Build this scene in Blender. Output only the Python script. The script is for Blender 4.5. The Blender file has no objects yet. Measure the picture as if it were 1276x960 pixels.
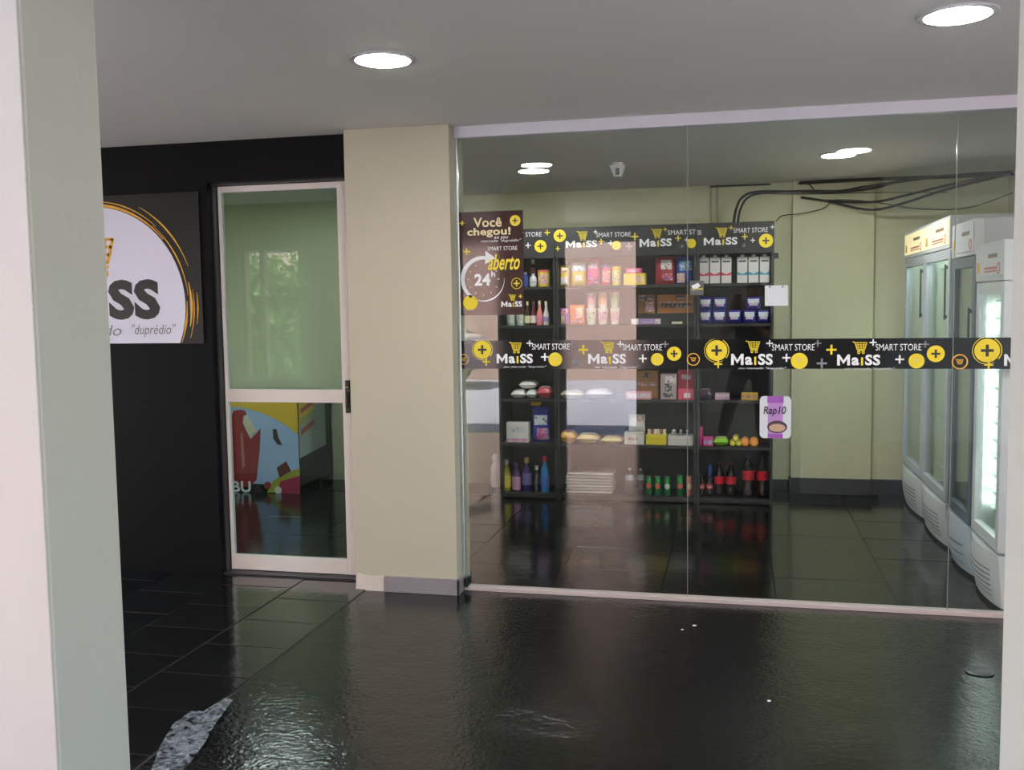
import bpy, bmesh, math, random
from mathutils import Vector, Matrix
random.seed(7)
C = bpy.context.scene.collection
SC = bpy.context.scene
PI = math.pi
# ------------------------------------------------------------------ camera
F, YAW, PITCH, ROLL, DIST, EYE, CEIL = 1223.77, .22659, .081299, -.014572, 5.0889, 1.55, 2.49
fw = Vector((-math.sin(YAW)*math.cos(PITCH), math.cos(YAW)*math.cos(PITCH), -math.sin(PITCH)))
r0 = Vector((math.cos(YAW), math.sin(YAW), 0)); u0 = r0.cross(fw)
rt = r0*math.cos(ROLL)+u0*math.sin(ROLL); up = -r0*math.sin(ROLL)+u0*math.cos(ROLL)
CAMP = Vector((0, -DIST, EYE))
cd = bpy.data.cameras.new('camera'); cam = bpy.data.objects.new('camera', cd); C.objects.link(cam)
cam.matrix_world = Matrix(((rt.x, up.x, -fw.x, CAMP.x), (rt.y, up.y, -fw.y, CAMP.y), (rt.z, up.z, -fw.z, CAMP.z), (0, 0, 0, 1)))
cd.sensor_width = 36; cd.lens = F/1276*36; cd.clip_start = .01
SC.camera = cam
SC.view_settings.view_transform = 'Standard'; SC.view_settings.look = 'None'
SC.view_settings.gamma = 1; SC.view_settings.use_curve_mapping = False
SC.view_settings.exposure = 1.22
# ------------------------------------------------------------------ sky and sun
SKY, SUN, LAMP = .64, 20.0, 80.0
w = bpy.data.worlds.new('sky'); SC.world = w; w.use_nodes = True
nt = w.node_tree; bg = nt.nodes['Background']
sk = nt.nodes.new('ShaderNodeTexSky'); sk.sky_type = 'NISHITA'; sk.sun_disc = False
sk.sun_elevation = math.radians(48); sk.sun_rotation = math.radians(-25); sk.air_density = 1.2; sk.dust_density = 2.5
nt.links.new(sk.outputs[0], bg.inputs[0]); bg.inputs[1].default_value = SKY
sl = bpy.data.lights.new('sun', 'SUN'); so = bpy.data.objects.new('sun', sl); C.objects.link(so)
sl.energy = SUN; sl.angle = .01; sl.color = (1, .93, .84)
so.location = (0, 0, 12)
so.rotation_euler = Vector((.5, -.24, -.83)).to_track_quat('-Z', 'Y').to_euler()

# ------------------------------------------------------------------ helpers
def at(x, y, ax, v):
    d = fw+rt*((x-638)/F)-up*((y-480)/F)
    t = (v-CAMP[ax])/d[ax]
    return CAMP+d*t
MATS = {}
def mat(n, col, rough=.6, metal=0, var=.08, scale=12, bump=0, bscale=60, emit=0, spec=.5, coat=0, trans=0):
    if n in MATS: return MATS[n]
    m = bpy.data.materials.new(n); m.use_nodes = True; t = m.node_tree; b = t.nodes['Principled BSDF']
    c = (*col, 1)
    tc = t.nodes.new('ShaderNodeTexCoord')
    if var:
        no = t.nodes.new('ShaderNodeTexNoise'); no.inputs['Scale'].default_value = scale; no.inputs['Detail'].default_value = 5
        t.links.new(tc.outputs['Object'], no.inputs['Vector'])
        mx = t.nodes.new('ShaderNodeMix'); mx.data_type = 'RGBA'
        mx.inputs[6].default_value = tuple(min(1, k*(1-var)) for k in col)+(1,)
        mx.inputs[7].default_value = tuple(min(1, k*(1+var)) for k in col)+(1,)
        t.links.new(no.outputs[0], mx.inputs[0]); t.links.new(mx.outputs[2], b.inputs['Base Color'])
    else: b.inputs['Base Color'].default_value = c
    b.inputs['Roughness'].default_value = rough; b.inputs['Metallic'].default_value = metal
    b.inputs['Specular IOR Level'].default_value = spec
    b.inputs['Coat Weight'].default_value = coat
    b.inputs['Transmission Weight'].default_value = trans
    if bump:
        n2 = t.nodes.new('ShaderNodeTexNoise'); n2.inputs['Scale'].default_value = bscale; n2.inputs['Detail'].default_value = 6
        t.links.new(tc.outputs['Object'], n2.inputs['Vector'])
        bp = t.nodes.new('ShaderNodeBump'); bp.inputs['Strength'].default_value = bump; bp.inputs['Distance'].default_value = .01
        t.links.new(n2.outputs[0], bp.inputs['Height']); t.links.new(bp.outputs[0], b.inputs['Normal'])
    if emit:
        b.inputs['Emission Color'].default_value = c; b.inputs['Emission Strength'].default_value = emit
    MATS[n] = m; return m
def glassmat(n, tint, k0=.045, gloss=.0):
    m = bpy.data.materials.new(n); m.use_nodes = True; t = m.node_tree; t.nodes.clear()
    o = t.nodes.new('ShaderNodeOutputMaterial'); tr = t.nodes.new('ShaderNodeBsdfTransparent'); gl = t.nodes.new('ShaderNodeBsdfGlossy')
    tr.inputs[0].default_value = (*tint, 1); gl.inputs['Roughness'].default_value = gloss
    lw = t.nodes.new('ShaderNodeLayerWeight'); lw.inputs[0].default_value = .5
    pw = t.nodes.new('ShaderNodeMath'); pw.operation = 'POWER'; pw.inputs[1].default_value = 5
    ml = t.nodes.new('ShaderNodeMath'); ml.operation = 'MULTIPLY_ADD'; ml.inputs[1].default_value = 1-k0; ml.inputs[2].default_value = k0
    mx = t.nodes.new('ShaderNodeMixShader')
    t.links.new(lw.outputs['Facing'], pw.inputs[0]); t.links.new(pw.outputs[0], ml.inputs[0]); t.links.new(ml.outputs[0], mx.inputs[0])
    t.links.new(tr.outputs[0], mx.inputs[1]); t.links.new(gl.outputs[0], mx.inputs[2]); t.links.new(mx.outputs[0], o.inputs[0])
    MATS[n] = m; return m
class MB:
    def __init__(s): s.b = bmesh.new()
    def box(s, x0, y0, z0, x1, y1, z1, bev=0, seg=1):
        g = bmesh.ops.create_cube(s.b, size=1)['verts']
        for v in g: v.co = Vector(((x0+x1)/2+v.co.x*(x1-x0), (y0+y1)/2+v.co.y*(y1-y0), (z0+z1)/2+v.co.z*(z1-z0)))
        if bev:
            es = list({e for v in g for e in v.link_edges})
            bmesh.ops.bevel(s.b, geom=es, offset=bev, segments=seg, affect='EDGES', profile=.5)
        return s
    def lathe(s, prof, cx=0, cy=0, cz=0, n=20, sy=1):
        rings = []
        for r, z in prof:
            rings.append([s.b.verts.new((cx+r*math.cos(2*PI*k/n), cy+sy*r*math.sin(2*PI*k/n), cz+z)) for k in range(n)])
        for a, b in zip(rings, rings[1:]):
            for k in range(n): s.b.faces.new((a[k], a[(k+1) % n], b[(k+1) % n], b[k]))
        s.b.faces.new(rings[0][::-1]); s.b.faces.new(rings[-1])
        return s
    def tube(s, pts, r, n=8):
        pts = [Vector(p) for p in pts]; rings = []
        for i, p in enumerate(pts):
            t = (pts[min(i+1, len(pts)-1)]-pts[max(i-1, 0)]).normalized()
            a = t.cross(Vector((0, 0, 1)) if abs(t.z) < .9 else Vector((1, 0, 0))).normalized(); b = t.cross(a)
            rings.append([s.b.verts.new(p+(a*math.cos(2*PI*k/n)+b*math.sin(2*PI*k/n))*r) for k in range(n)])
        for a, b in zip(rings, rings[1:]):
            for k in range(n): s.b.faces.new((a[k], a[(k+1) % n], b[(k+1) % n], b[k]))
        s.b.faces.new(rings[0][::-1]); s.b.faces.new(rings[-1])
        return s
    def prism(s, pts, f, t0, t1):
        """pts 2D outline, f(u,v,t)->3D; extruded from t0 to t1"""
        a = [s.b.verts.new(f(u, v, t0)) for u, v in pts]; b = [s.b.verts.new(f(u, v, t1)) for u, v in pts]
        s.b.faces.new(a[::-1]); s.b.faces.new(b)
        n = len(pts)
        for k in range(n): s.b.faces.new((a[k], a[(k+1) % n], b[(k+1) % n], b[k]))
        return s
    def build(s, name, m, parent=None, smooth=False, world=True):
        bmesh.ops.recalc_face_normals(s.b, faces=s.b.faces)
        me = bpy.data.meshes.new(name); s.b.to_mesh(me); s.b.free()
        if smooth:
            for p in me.polygons: p.use_smooth = True
            try: me.set_sharp_from_angle(angle=math.radians(40))
            except Exception: pass
        if m: me.materials.append(m)
        o = bpy.data.objects.new(name, me); C.objects.link(o)
        if parent:
            o.parent = parent
            if world:
                def wm(q): return (wm(q.parent) @ q.matrix_parent_inverse if q.parent else Matrix.Identity(4)) @ q.matrix_basis
                o.matrix_parent_inverse = wm(parent).inverted()
        return o
def tag(o, label=None, cat=None, group=None, kind=None):
    if label: o['label'] = label
    if cat: o['category'] = cat
    if group: o['group'] = group
    if kind: o['kind'] = kind
    return o
def empty(name, loc, label, cat, group=None):
    o = bpy.data.objects.new(name, None); C.objects.link(o); o.location = loc; o.empty_display_size = .05
    return tag(o, label, cat, group)
def struct(o): o['kind'] = 'structure'; return o
FR = lambda y: (lambda u, v, t: (u, y-t, v))       # facing -y (towards the viewer)
def FX(x): return lambda u, v, t: (x-t, -u, v)     # facing -x, u = -y
def circ(cx, cz, r, n=28, r2=None):
    return [(cx+r*math.cos(2*PI*k/n), cz+(r2 or r)*math.sin(2*PI*k/n)) for k in range(n)]
def arc(cx, cz, ra, rb, a0, a1, n=24, taper=0):
    o = []; i = []
    for k in range(n+1):
        q = k/n; a = math.radians(a0+(a1-a0)*q); wd = (rb-ra)*(1-taper*(abs(2*q-1)))
        m_ = (ra+rb)/2
        o.append((cx+(m_+wd/2)*math.cos(a), cz+(m_+wd/2)*math.sin(a))); i.append((cx+(m_-wd/2)*math.cos(a), cz+(m_-wd/2)*math.sin(a)))
    return o+i[::-1]
TC = {}
def glyphs(s, bold, shear):
    k = (s, bold, shear)
    if k not in TC:
        cu = bpy.data.curves.new('t', 'FONT'); cu.body = s; cu.offset = bold; cu.shear = shear; cu.resolution_u = 3; cu.space_character = 1+bold*1.5
        o = bpy.data.objects.new('t', cu); C.objects.link(o); bpy.context.view_layer.update()
        me = bpy.data.meshes.new_from_object(o.evaluated_get(bpy.context.evaluated_depsgraph_get()))
        C.objects.unlink(o); bpy.data.objects.remove(o)
        vs = [(v.co.x, v.co.y) for v in me.vertices]; fs = [tuple(p.vertices) for p in me.polygons]
        bx = (min(v[0] for v in vs), max(v[0] for v in vs), min(v[1] for v in vs), max(v[1] for v in vs))
        TC[k] = (vs, fs, bx); bpy.data.meshes.remove(me)
    return TC[k]
def txt(s, x0, z0, wd, h, f, m, parent, bold=0, shear=0, t=.0015, name='lettering', bm=None):
    vs, fs, b = glyphs(s, bold, shear)
    me = bmesh.new() if bm is None else bm.b
    V = [me.verts.new(f(x0+(v[0]-b[0])/(b[1]-b[0])*wd, z0+(v[1]-b[2])/(b[3]-b[2])*h, t)) for v in vs]
    for q in fs:
        try: me.faces.new([V[k] for k in q])
        except ValueError: pass
    if bm is not None: return
    mb = MB(); mb.b.free(); mb.b = me
    return mb.build(name, m, parent)
def plus(mb, cx, cz, r, f, t=.0015, k=.3, t0=.0):
    a = r*k
    mb.prism([(cx-a, cz-r), (cx+a, cz-r), (cx+a, cz-a), (cx+r, cz-a), (cx+r, cz+a), (cx+a, cz+a), (cx+a, cz+r), (cx-a, cz+r), (cx-a, cz+a), (cx-r, cz+a), (cx-r, cz-a), (cx-a, cz-a)], f, t0, t)
def bar2(mb, a, b, w_, f, t):
    a = Vector(a); b = Vector(b); d = (b-a).normalized(); n = Vector((-d.y, d.x))*w_/2
    mb.prism([tuple(a+n), tuple(b+n), tuple(b-n), tuple(a-n)], f, 0, t)
def cart(x, z, s, f, m, parent, t=.002, wheels=True):
    """shopping cart icon; x,z = centre of basket bottom, s = basket width"""
    mb = MB(); L = lambda a, b, w_=.07: bar2(mb, (x+a[0]*s, z+a[1]*s), (x+b[0]*s, z+b[1]*s), w_*s, f, t)
    L((-.72, .82), (-.5, .76), .1); L((-.52, .8), (-.32, .12), .1)
    for k, (hw) in enumerate((.5, .44, .37, .3)):
        zz = .74-k*.2; L((-.5+k*.06, zz), (hw+.02, zz), .08)
    for q in (-.25, 0, .25): L((q*1.1, .74), (q*.8, .14), .07)
    L((.5, .76), (.32, .12), .09); L((-.32, .02), (.34, .02), .09)
    if wheels:
        mb.prism(arc(x-.18*s, z-.16*s, .06*s, .13*s, 0, 359), f, 0, t); mb.prism(arc(x+.2*s, z-.16*s, .06*s, .13*s, 0, 359), f, 0, t)
    return mb.build('cart_emblem', m, parent)
WHT = mat('white_print', (.78, .78, .8), .5, var=.02); YEL = mat('yellow_print', (.80, .62, .02), .5, var=.03); GRY = mat('grey_print', (.22, .22, .25), .5, var=.03)
ORG = mat('orange_print', (.80, .42, .04), .5, var=.05); BLK = mat('black_print', (.012, .012, .014), .45, var=.05); CRM = mat('cream_print', (.75, .62, .35), .5, var=.03)
def maiss(x0, x1, zb, zt, f, parent, white=WHT, tagline=None, cartm=YEL):
    """logo word: M a i SS over x0..x1, baseline zb, cap top zt"""
    W_ = x1-x0; H_ = zt-zb
    mw = W_*.30; st = mw*.22; mm = MB()
    mm.prism([(x0, zb), (x0+st, zb), (x0+st, zb+H_*.62), (x0+mw/2, zb+H_*.12), (x0+mw-st, zb+H_*.62), (x0+mw-st, zb), (x0+mw, zb), (x0+mw, zb+H_), (x0+mw-st*.9, zb+H_), (x0+mw/2, zb+H_*.46), (x0+st*.9, zb+H_), (x0, zb+H_)], f, 0, .0015); mm.build('lettering', white, parent)
    txt('a', x0+W_*.335, zb, W_*.18, H_*.74, f, white, parent, bold=.035)
    mb = MB(); mb.prism([(x0+W_*.555, zb), (x0+W_*.605, zb), (x0+W_*.605, zb+H_*.74), (x0+W_*.555, zb+H_*.74)], f, 0, .0018); mb.build('emblem_stem', cartm, parent)
    txt('SS', x0+W_*.65, zb, W_*.35, H_, f, white, parent, bold=.035)
    cart(x0+W_*.55, zb+H_*1.35, W_*.27, f, cartm, parent)
    if tagline: txt(tagline, *[tagline and v for v in (x0+W_*.18, zb-H_*.42, W_*1.12, H_*.26)], f, white, parent, bold=.0, shear=.25)

# ------------------------------------------------------------------ materials of the setting
def floor_mat(n, col, rough, wear, bstr, bsc, sp=.8):
    m = bpy.data.materials.new(n); m.use_nodes = True; t = m.node_tree; b = t.nodes['Principled BSDF']
    tc = t.nodes.new('ShaderNodeTexCoord'); N = lambda s, d=6: None
    def noise(s, d=6, dist=0):
        x = t.nodes.new('ShaderNodeTexNoise'); x.inputs['Scale'].default_value = s; x.inputs['Detail'].default_value = d; x.inputs['Distortion'].default_value = dist
        t.links.new(tc.outputs['Object'], x.inputs['Vector']); return x
    def ramp(src, a, b_):
        x = t.nodes.new('ShaderNodeMapRange'); x.inputs[1].default_value = a; x.inputs[2].default_value = b_; t.links.new(src, x.inputs[0]); return x
    n1 = noise(1.6, 6, .6); n2 = noise(7, 8, .4); n3 = noise(bsc, 8, .3)
    mx = t.nodes.new('ShaderNodeMix'); mx.data_type = 'RGBA'; r1 = ramp(n1.outputs[0], .35, .75)
    mx.inputs[6].default_value = (*col, 1); mx.inputs[7].default_value = (*wear, 1)
    t.links.new(r1.outputs[0], mx.inputs[0]); t.links.new(mx.outputs[2], b.inputs['Base Color'])
    r2 = ramp(n2.outputs[0], .3, .7); r2.inputs[3].default_value = rough*.75; r2.inputs[4].default_value = rough*1.3
    t.links.new(r2.outputs[0], b.inputs['Roughness'])
    ad = t.nodes.new('ShaderNodeMath'); ad.operation = 'MULTIPLY_ADD'; ad.inputs[1].default_value = 1.5
    t.links.new(n2.outputs[0], ad.inputs[0]); t.links.new(n3.outputs[0], ad.inputs[2])
    bp = t.nodes.new('ShaderNodeBump'); bp.inputs['Strength'].default_value = bstr; bp.inputs['Distance'].default_value = .01
    t.links.new(ad.outputs[0], bp.inputs['Height']); t.links.new(bp.outputs[0], b.inputs['Normal'])
    b.inputs['Specular IOR Level'].default_value = sp
    MATS[n] = m; return m
M_CONC = floor_mat('black_painted_concrete', (.0045, .0052, .0048), .10, (.009, .010, .009), .20, 48, .58)
M_SLATE = floor_mat('black_slate', (.008, .008, .008), .12, (.014, .014, .012), .09, 14, 1.1)
M_SLATEIN = floor_mat('black_slate_indoors', (.005, .006, .005), .14, (.008, .009, .007), .08, 12, .42)
M_COL = mat('cream_wall_paint', (.50, .455, .345), .75, var=.03, scale=3, bump=.15, bscale=60)
M_GREEN = mat('pale_green_wall_paint', (.60, .61, .40), .6, var=.06, scale=3, bump=.15, bscale=30)
M_SAGE = mat('sage_pillar_paint', (.52, .51, .44), .7, var=.04, scale=3, bump=.12, bscale=50)
M_PINKW = mat('pinkish_white_paint', (.46, .46, .44), .7, var=.03, scale=3, bump=.1, bscale=50)
M_GREYW = mat('light_grey_paint', (.62, .62, .60), .7, var=.03, scale=3, bump=.1, bscale=50)
M_CEIL = mat('ceiling_paint', (.74, .71, .67), .8, var=.03, scale=1.5)
M_BLACKW = mat('black_wall_paint', (.004, .004, .005), .5, var=.2, scale=2, spec=.12)
M_ALU = mat('white_aluminium', (.72, .66, .62), .35, var=.03, spec=.5)
M_HEAD = mat('header_aluminium', (.62, .60, .66), .4, var=.02)
M_STEEL = mat('brushed_steel', (.55, .58, .58), .25, metal=.9, var=.05)
M_DARKPL = mat('black_plastic', (.015, .015, .016), .35, var=.1)
M_SKIRT = mat('grey_skirting_stone', (.26, .23, .24), .6, var=.15, scale=20)
M_DSKIRT = mat('dark_skirting', (.02, .024, .03), .4, var=.1)
M_GLASS = glassmat('pane_glass', (.95, .97, .955), .042)
M_GLASSD = glassmat('door_glass', (.78, .87, .86), .035)
M_GLASSF = glassmat('fridge_glass', (.93, .97, .95), .045)

# ------------------------------------------------------------------ the setting
YB = 3.12        # back wall of the shop
f0 = MB(); f0.box(-1.98, -6.42, -.12, 3.2, 0, 0); floor = struct(f0.build('floor', M_CONC))
# white paint scuffed over the joint, and flecks
mb = MB()
pts = [at(x, y, 2, 0) for x, y in ((188, 968), (200, 935), (216, 908), (238, 892), (254, 892), (282, 874), (290, 878), (270, 905), (256, 930), (238, 955), (222, 972))]
mb.prism([(p.x, p.y) for p in pts], lambda u, v, t: (u, v, t), .0155, .017)
M_SPILL = mat('scuffed_white_paint', (.32, .36, .40), .6, var=.15, scale=30)
_t = M_SPILL.node_tree; _n = _t.nodes.new('ShaderNodeTexNoise'); _n.inputs['Scale'].default_value = 30; _n.inputs['Detail'].default_value = 9; _n.inputs['Distortion'].default_value = 1.2
_c = _t.nodes.new('ShaderNodeTexCoord'); _r = _t.nodes.new('ShaderNodeMapRange'); _r.inputs[1].default_value = .36; _r.inputs[2].default_value = .80
_t.links.new(_c.outputs['Object'], _n.inputs['Vector']); _t.links.new(_n.outputs[0], _r.inputs[0]); _t.links.new(_r.outputs[0], _t.nodes['Principled BSDF'].inputs['Alpha'])
o = mb.build('paint_spill', M_SPILL, None); tag(o, 'dried whitish paint scuff on the floor by the left pillar foot', 'stain')
base = MB().box(-7.2, -6.42, -.14, -1.98, 0, .0005).build('floor_tiled', mat('dark_mortar', (.06, .05, .045), .8)); struct(base)
def tiles(x0, x1, y0, y1, sx, sy, z, m, parent, off=.5, gap=.004):
    c = 0; x = x1; i = 0
    protos = {}
    while x > x0+.05:
        wd = min(sx, x-x0); y = y1-(sy*off if i % 2 else 0)
        if i % 2 and off: 
            spans = [(y1, y)]
        else: spans = []
        while y > y0+.02:
            spans.append((y, max(y0, y-sy))); y -= sy
        for a, b in spans:
            key = (round(wd, 3), round(a-b, 3))
            if key not in protos:
                t = MB().box(-wd/2+gap, -(a-b)/2+gap, -.012, wd/2-gap, (a-b)/2-gap, 0, bev=gap*.6).build('slate_tile', m, parent)
                protos[key] = t; o = t
            else:
                o = protos[key].copy(); C.objects.link(o)
            pl = parent.location
            o.matrix_parent_inverse = Matrix.Identity(4)
            o.location = Vector((x-wd/2, (a+b)/2, z+random.uniform(-.0015, .0015)))-pl
            o.rotation_euler = (random.uniform(-.0025, .0025), random.uniform(-.0025, .0025), 0)
            c += 1
        x -= wd; i += 1
    return c
tiles(-5.5, -1.985, -4.3, 0, .42, .36, .006, M_SLATE, base, gap=.003)
MB().box(-7.2, -6.42, -.012, -5.5, 0, .006).box(-5.5, -6.42, -.012, -1.985, -4.3, .006).build('slate_slab', M_SLATE, base)
fs_ = struct(MB().box(-6.2, 0, -.14, 2.2, 3.6, -.012).build('floor_shop', mat('dark_joint', (.006, .006, .006), .7)))
tiles(-5.2, 2.0, .02, YB, .6, .52, .0, M_SLATEIN, fs_, off=0, gap=.0015)
# ceiling, slab above
struct(MB().box(-7.2, -6.5, CEIL, 3.3, 3.6, CEIL+.14).build('ceiling', M_CEIL))
struct(MB().box(-7.2, -6.62, CEIL+.14, 3.3, 3.8, 2.95).build('wall_upper', M_PINKW))
struct(MB().box(-7.2, -6.62, 2.27, 3.3, -6.42, CEIL+.14).build('trim_1', M_GREYW))
# far walls of the arcade (behind the viewer)
struct(MB().box(-1.14, -6.42, -.1, 3.3, -6.25, CEIL).build('wall_back', mat('dull_plaster', (.70, .71, .64), .8, var=.1)))
struct(MB().box(3.2, -2.6, -.1, 3.3, 3.6, CEIL).build('wall_right_outer', M_GREYW))
MB().box(3.3, -6.42, -.16, 12, 3.6, -.02).build('pavement_side', mat('side_paving', (.40, .39, .37), .8, var=.1), floor)
wo = MB(); wo.box(-7.2, -3.29, 0, -4.52, -3.03, CEIL).box(-4.52, -3.29, 0, -3.9, -3.03, .9).box(-4.52, -3.29, 2.1, -3.9, -3.03, CEIL).box(-3.9, -3.29, 0, -3.05, -3.03, CEIL)
struct(wo.build('wall_outer', M_SAGE))
wn = struct(MB().box(-4.33, -3.2, .9, -4.29, -3.12, 2.1).build('window_1', M_ALU))
MB().box(-4.52, -3.2, .9, -4.48, -3.12, 2.1).box(-3.94, -3.2, .9, -3.9, -3.12, 2.1).build('window_frame', M_ALU, wn)
# near pillars
def pillar(x0, x1, y0, y1, label, ms, mf, group='painted arcade pillars'):
    p = empty('pillar', ((x0+x1)/2, (y0+y1)/2, 0), label, 'pillar')
    MB().box(x0, y0+.004, 0, x1, y1, CEIL, bev=.006, seg=2).build('shaft', ms, p)
    MB().box(x0+.001, y0, 0, x1-.003, y0+.006, CEIL, bev=.002).build('front_plaster', mf, p)
    return p
pillar(-1.99, -1.446, -3.29, -3.035, 'thick sage green pillar with pinkish white front at the left edge', M_SAGE, M_PINKW)
pillar(.51, 1.1, -3.29, -3.035, 'light grey pillar at the right edge of the view', M_GREYW, M_GREYW)
# street behind the viewer
st = MB().box(-30, -16, -.16, 12, -6.42, -.02).build('pavement', mat('blue_grey_cobbles', (.42, .43, .50), .8, var=.25, scale=3, bump=.8, bscale=9)); struct(st)
mb = MB(); y = -6.5
while y > -15:
    mb.box(-12, y-.004, -.021, 3, y+.012, -.0195); y -= .16
mb.build('paving_joint', mat('paving_joint_grey', (.16, .16, .2), .9), st)['kind'] = 'stuff'
struct(MB().box(-30, -15.3, -.1, 12, -15, 5.2).build('wall_street', mat('pink_render', (.60, .43, .37), .8, var=.1, scale=2)))
# far hedge
def hedge(x0, x1, y0, y1, h, label, n):
    r = empty('hedge', ((x0+x1)/2, (y0+y1)/2, 0), label, 'hedge')
    core = MB().box(x0+.15, y0+.15, -.02, x1-.15, y1-.15, h-.3, bev=.15, seg=2).build('stems', mat('hedge_core', (.02, .03, .012), .9), r)
    b = bmesh.new()
    for k in range(n):
        c = Vector((random.uniform(x0, x1), random.uniform(y0, y1), random.uniform(0, h+random.uniform(-.2, .25))))
        a = Vector([random.gauss(0, 1) for _ in range(3)]).normalized(); d = a.cross(Vector([random.gauss(0, 1) for _ in range(3)])).normalized()
        L = random.uniform(.06, .13)
        vs = [b.verts.new(c+a*L), b.verts.new(c+d*L*.4), b.verts.new(c-a*L), b.verts.new(c-d*L*.4)]; b.faces.new(vs)
    m2 = MB(); m2.b.free(); m2.b = b
    m2.build('foliage', mat('hedge_leaf', (.10, .20, .04), .6, var=.4, scale=8), r)['kind'] = 'stuff'
hedge(-11.6, -7.9, -12.4, -11.4, 2.35, 'leafy green hedge across the street, mirrored in the door glass', 9000)

# shop walls
struct(MB().box(-6.2, YB, -.1, 2.2, YB+.2, CEIL).build('wall_shop_back', M_GREEN))
struct(MB().box(2.0, 0.02, -.1, 2.2, YB, CEIL).build('wall_shop_right', M_GREEN))
struct(MB().box(-6.2, .1, -.1, -5.2, YB, CEIL).build('wall_shop_left', M_GREEN))
struct(MB().box(.42, YB-.07, .13, 1.03, YB, CEIL).build('trim_2', M_GREEN))
sb = MB(); sb.box(.27, YB-.012, 0, .42, YB, .10).box(.408, YB-.085, 0, 1.04, YB-.07, .13).box(.408, YB-.07, 0, .42, YB, .13).box(1.03, YB-.085, 0, 1.042, YB, .13).box(1.042, YB-.012, 0, 2.0, YB, .12)
struct(sb.build('baseboard_back', M_DSKIRT))
for x in (-.19, -.13): pass
cx = MB(); cx.tube([at(886, 233, 1, YB-.012), at(886, 280, 1, YB-.012)], .008).tube([at(894, 233, 1, YB-.012), at(894, 280, 1, YB-.012)], .008)
o = cx.build('conduit', mat('conduit_beige', (.36, .36, .24), .6)); tag(o, 'pair of thin painted conduits running down the back wall', 'conduit')
# column between door and glass
colm = empty('column', (-1.76, -.05, 0), 'broad cream column between the door and the glass front', 'column')
MB().box(-2.045, -.12, .0, -1.462, .14, CEIL, bev=.004, seg=2).build('shaft', M_COL, colm)
sk_ = MB(); sk_.box(-1.875, -.137, 0, -1.45, -.12, .085, bev=.002).box(-1.462, -.137, 0, -1.45, .0, .085, bev=.002)
sk_.build('skirting', M_SKIRT, colm)
MB().prism([(-2.045, 0), (-1.875, 0), (-1.875, .085), (-1.96, .08), (-2.03, .095)], FR(-.12), 0, .006).build('bare_plaster', mat('bare_plaster', (.66, .58, .52), .8), colm)
# black wall with door opening
bw = MB(); bw.box(-7.2, 0, 0, -2.925, .14, CEIL).box(-2.925, 0, 2.262, -2.045, .14, CEIL)
wl = struct(bw.build('wall_front', M_BLACKW))
# door 1
door = bpy.data.objects.new('door_1', None); C.objects.link(door); door.location = (-2.9, .11, 0); door['kind'] = 'structure'
DX0, DX1, DT, DB = -2.91, -2.105, 2.25, .018
dm = lambda n, *b, m=M_ALU: MB().box(*b, bev=.002).build(n, m, door)
dm('stile', DX1-.075, .09, DB, DX1, .13, DT); dm('stile', DX0, .09, DB, DX0+.016, .13, DT)
dm('rail', DX0+.016, .092, DT-.035, DX1-.075, .128, DT); dm('rail', DX0+.016, .092, 1.01, DX1-.075, .128, 1.085); dm('rail', DX0+.016, .092, DB, DX1-.075, .128, .105)
dm('glass_pane', DX0+.016, .105, 1.085, DX1-.075, .111, DT-.035, m=M_GLASSD); dm('glass_pane', DX0+.016, .105, .105, DX1-.075, .111, 1.01, m=M_GLASSD)
mb = MB(); mb.box(DX0-.03, .05, 0, DX0-.004, .14, DT+.012).box(DX0-.03, .05, DT+.003, DX1+.03, .14, DT+.02)
mb.box(-2.925, .02, 0, -2.045, .14, .015)
mb.build('jamb', mat('dark_jamb', (.03, .03, .035), .4), door)
hd = MB().box(-2.158, .076, .955, -2.130, .092, 1.14, bev=.004, seg=2).build('handle', M_DARKPL, door)
MB().box(-2.152, .062, .985, -2.136, .078, 1.075, bev=.003).build('lever', M_DARKPL, hd)
MB().lathe([(.008, 0), (.008, .004)], -2.143, .07, 1.10, 12).build('lock_cylinder', M_STEEL, hd)
mb = MB()
for x in (-2.225, -2.205): mb.lathe([(.004, 0), (.004, .003)], x, .0905, .12, 8)
mb.build('screw', M_STEEL, door)
# glazing of the shop front
glz = bpy.data.objects.new('window_2', None); C.objects.link(glz); glz.location = (0, 0, 0); glz['kind'] = 'structure'
GX = [-1.455, -.25, 1.01, 2.0]
for a, b in zip(GX, GX[1:]): MB().box(a+.0015, -.004, .02, b-.0015, .004, 2.44).build('glass_pane', M_GLASS, glz)
for x in GX[1:3]: MB().box(x-.0015, -.005, .02, x+.0015, .005, 2.44).build('pane_joint', mat('clear_joint', (.25, .28, .25), .2), glz)
MB().box(-1.46, -.035, 2.43, 3.2, .03, CEIL, bev=.002).build('header_rail', M_HEAD, glz)
MB().box(-1.46, -.03, 0, 3.2, .03, .022, bev=.002).build('threshold_strip', mat('threshold', (.50, .42, .40), .45, var=.1), glz)
MB().box(-1.462, -.03, 0, -1.452, .02, 2.43).build('side_channel', M_STEEL, glz)
MB().tube([(-1.449, -.022, .02), (-1.449, -.022, 2.43)], .008, 10).build('steel_post', M_STEEL, glz, smooth=True)
MB().box(-1.445, -.05, .022, -1.425, .01, .075, bev=.004).build('floor_clamp', M_DARKPL, glz)
struct(MB().box(2.0, -.0, 0, 3.2, .14, CEIL).build('wall_front_right', M_GREEN))
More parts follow.
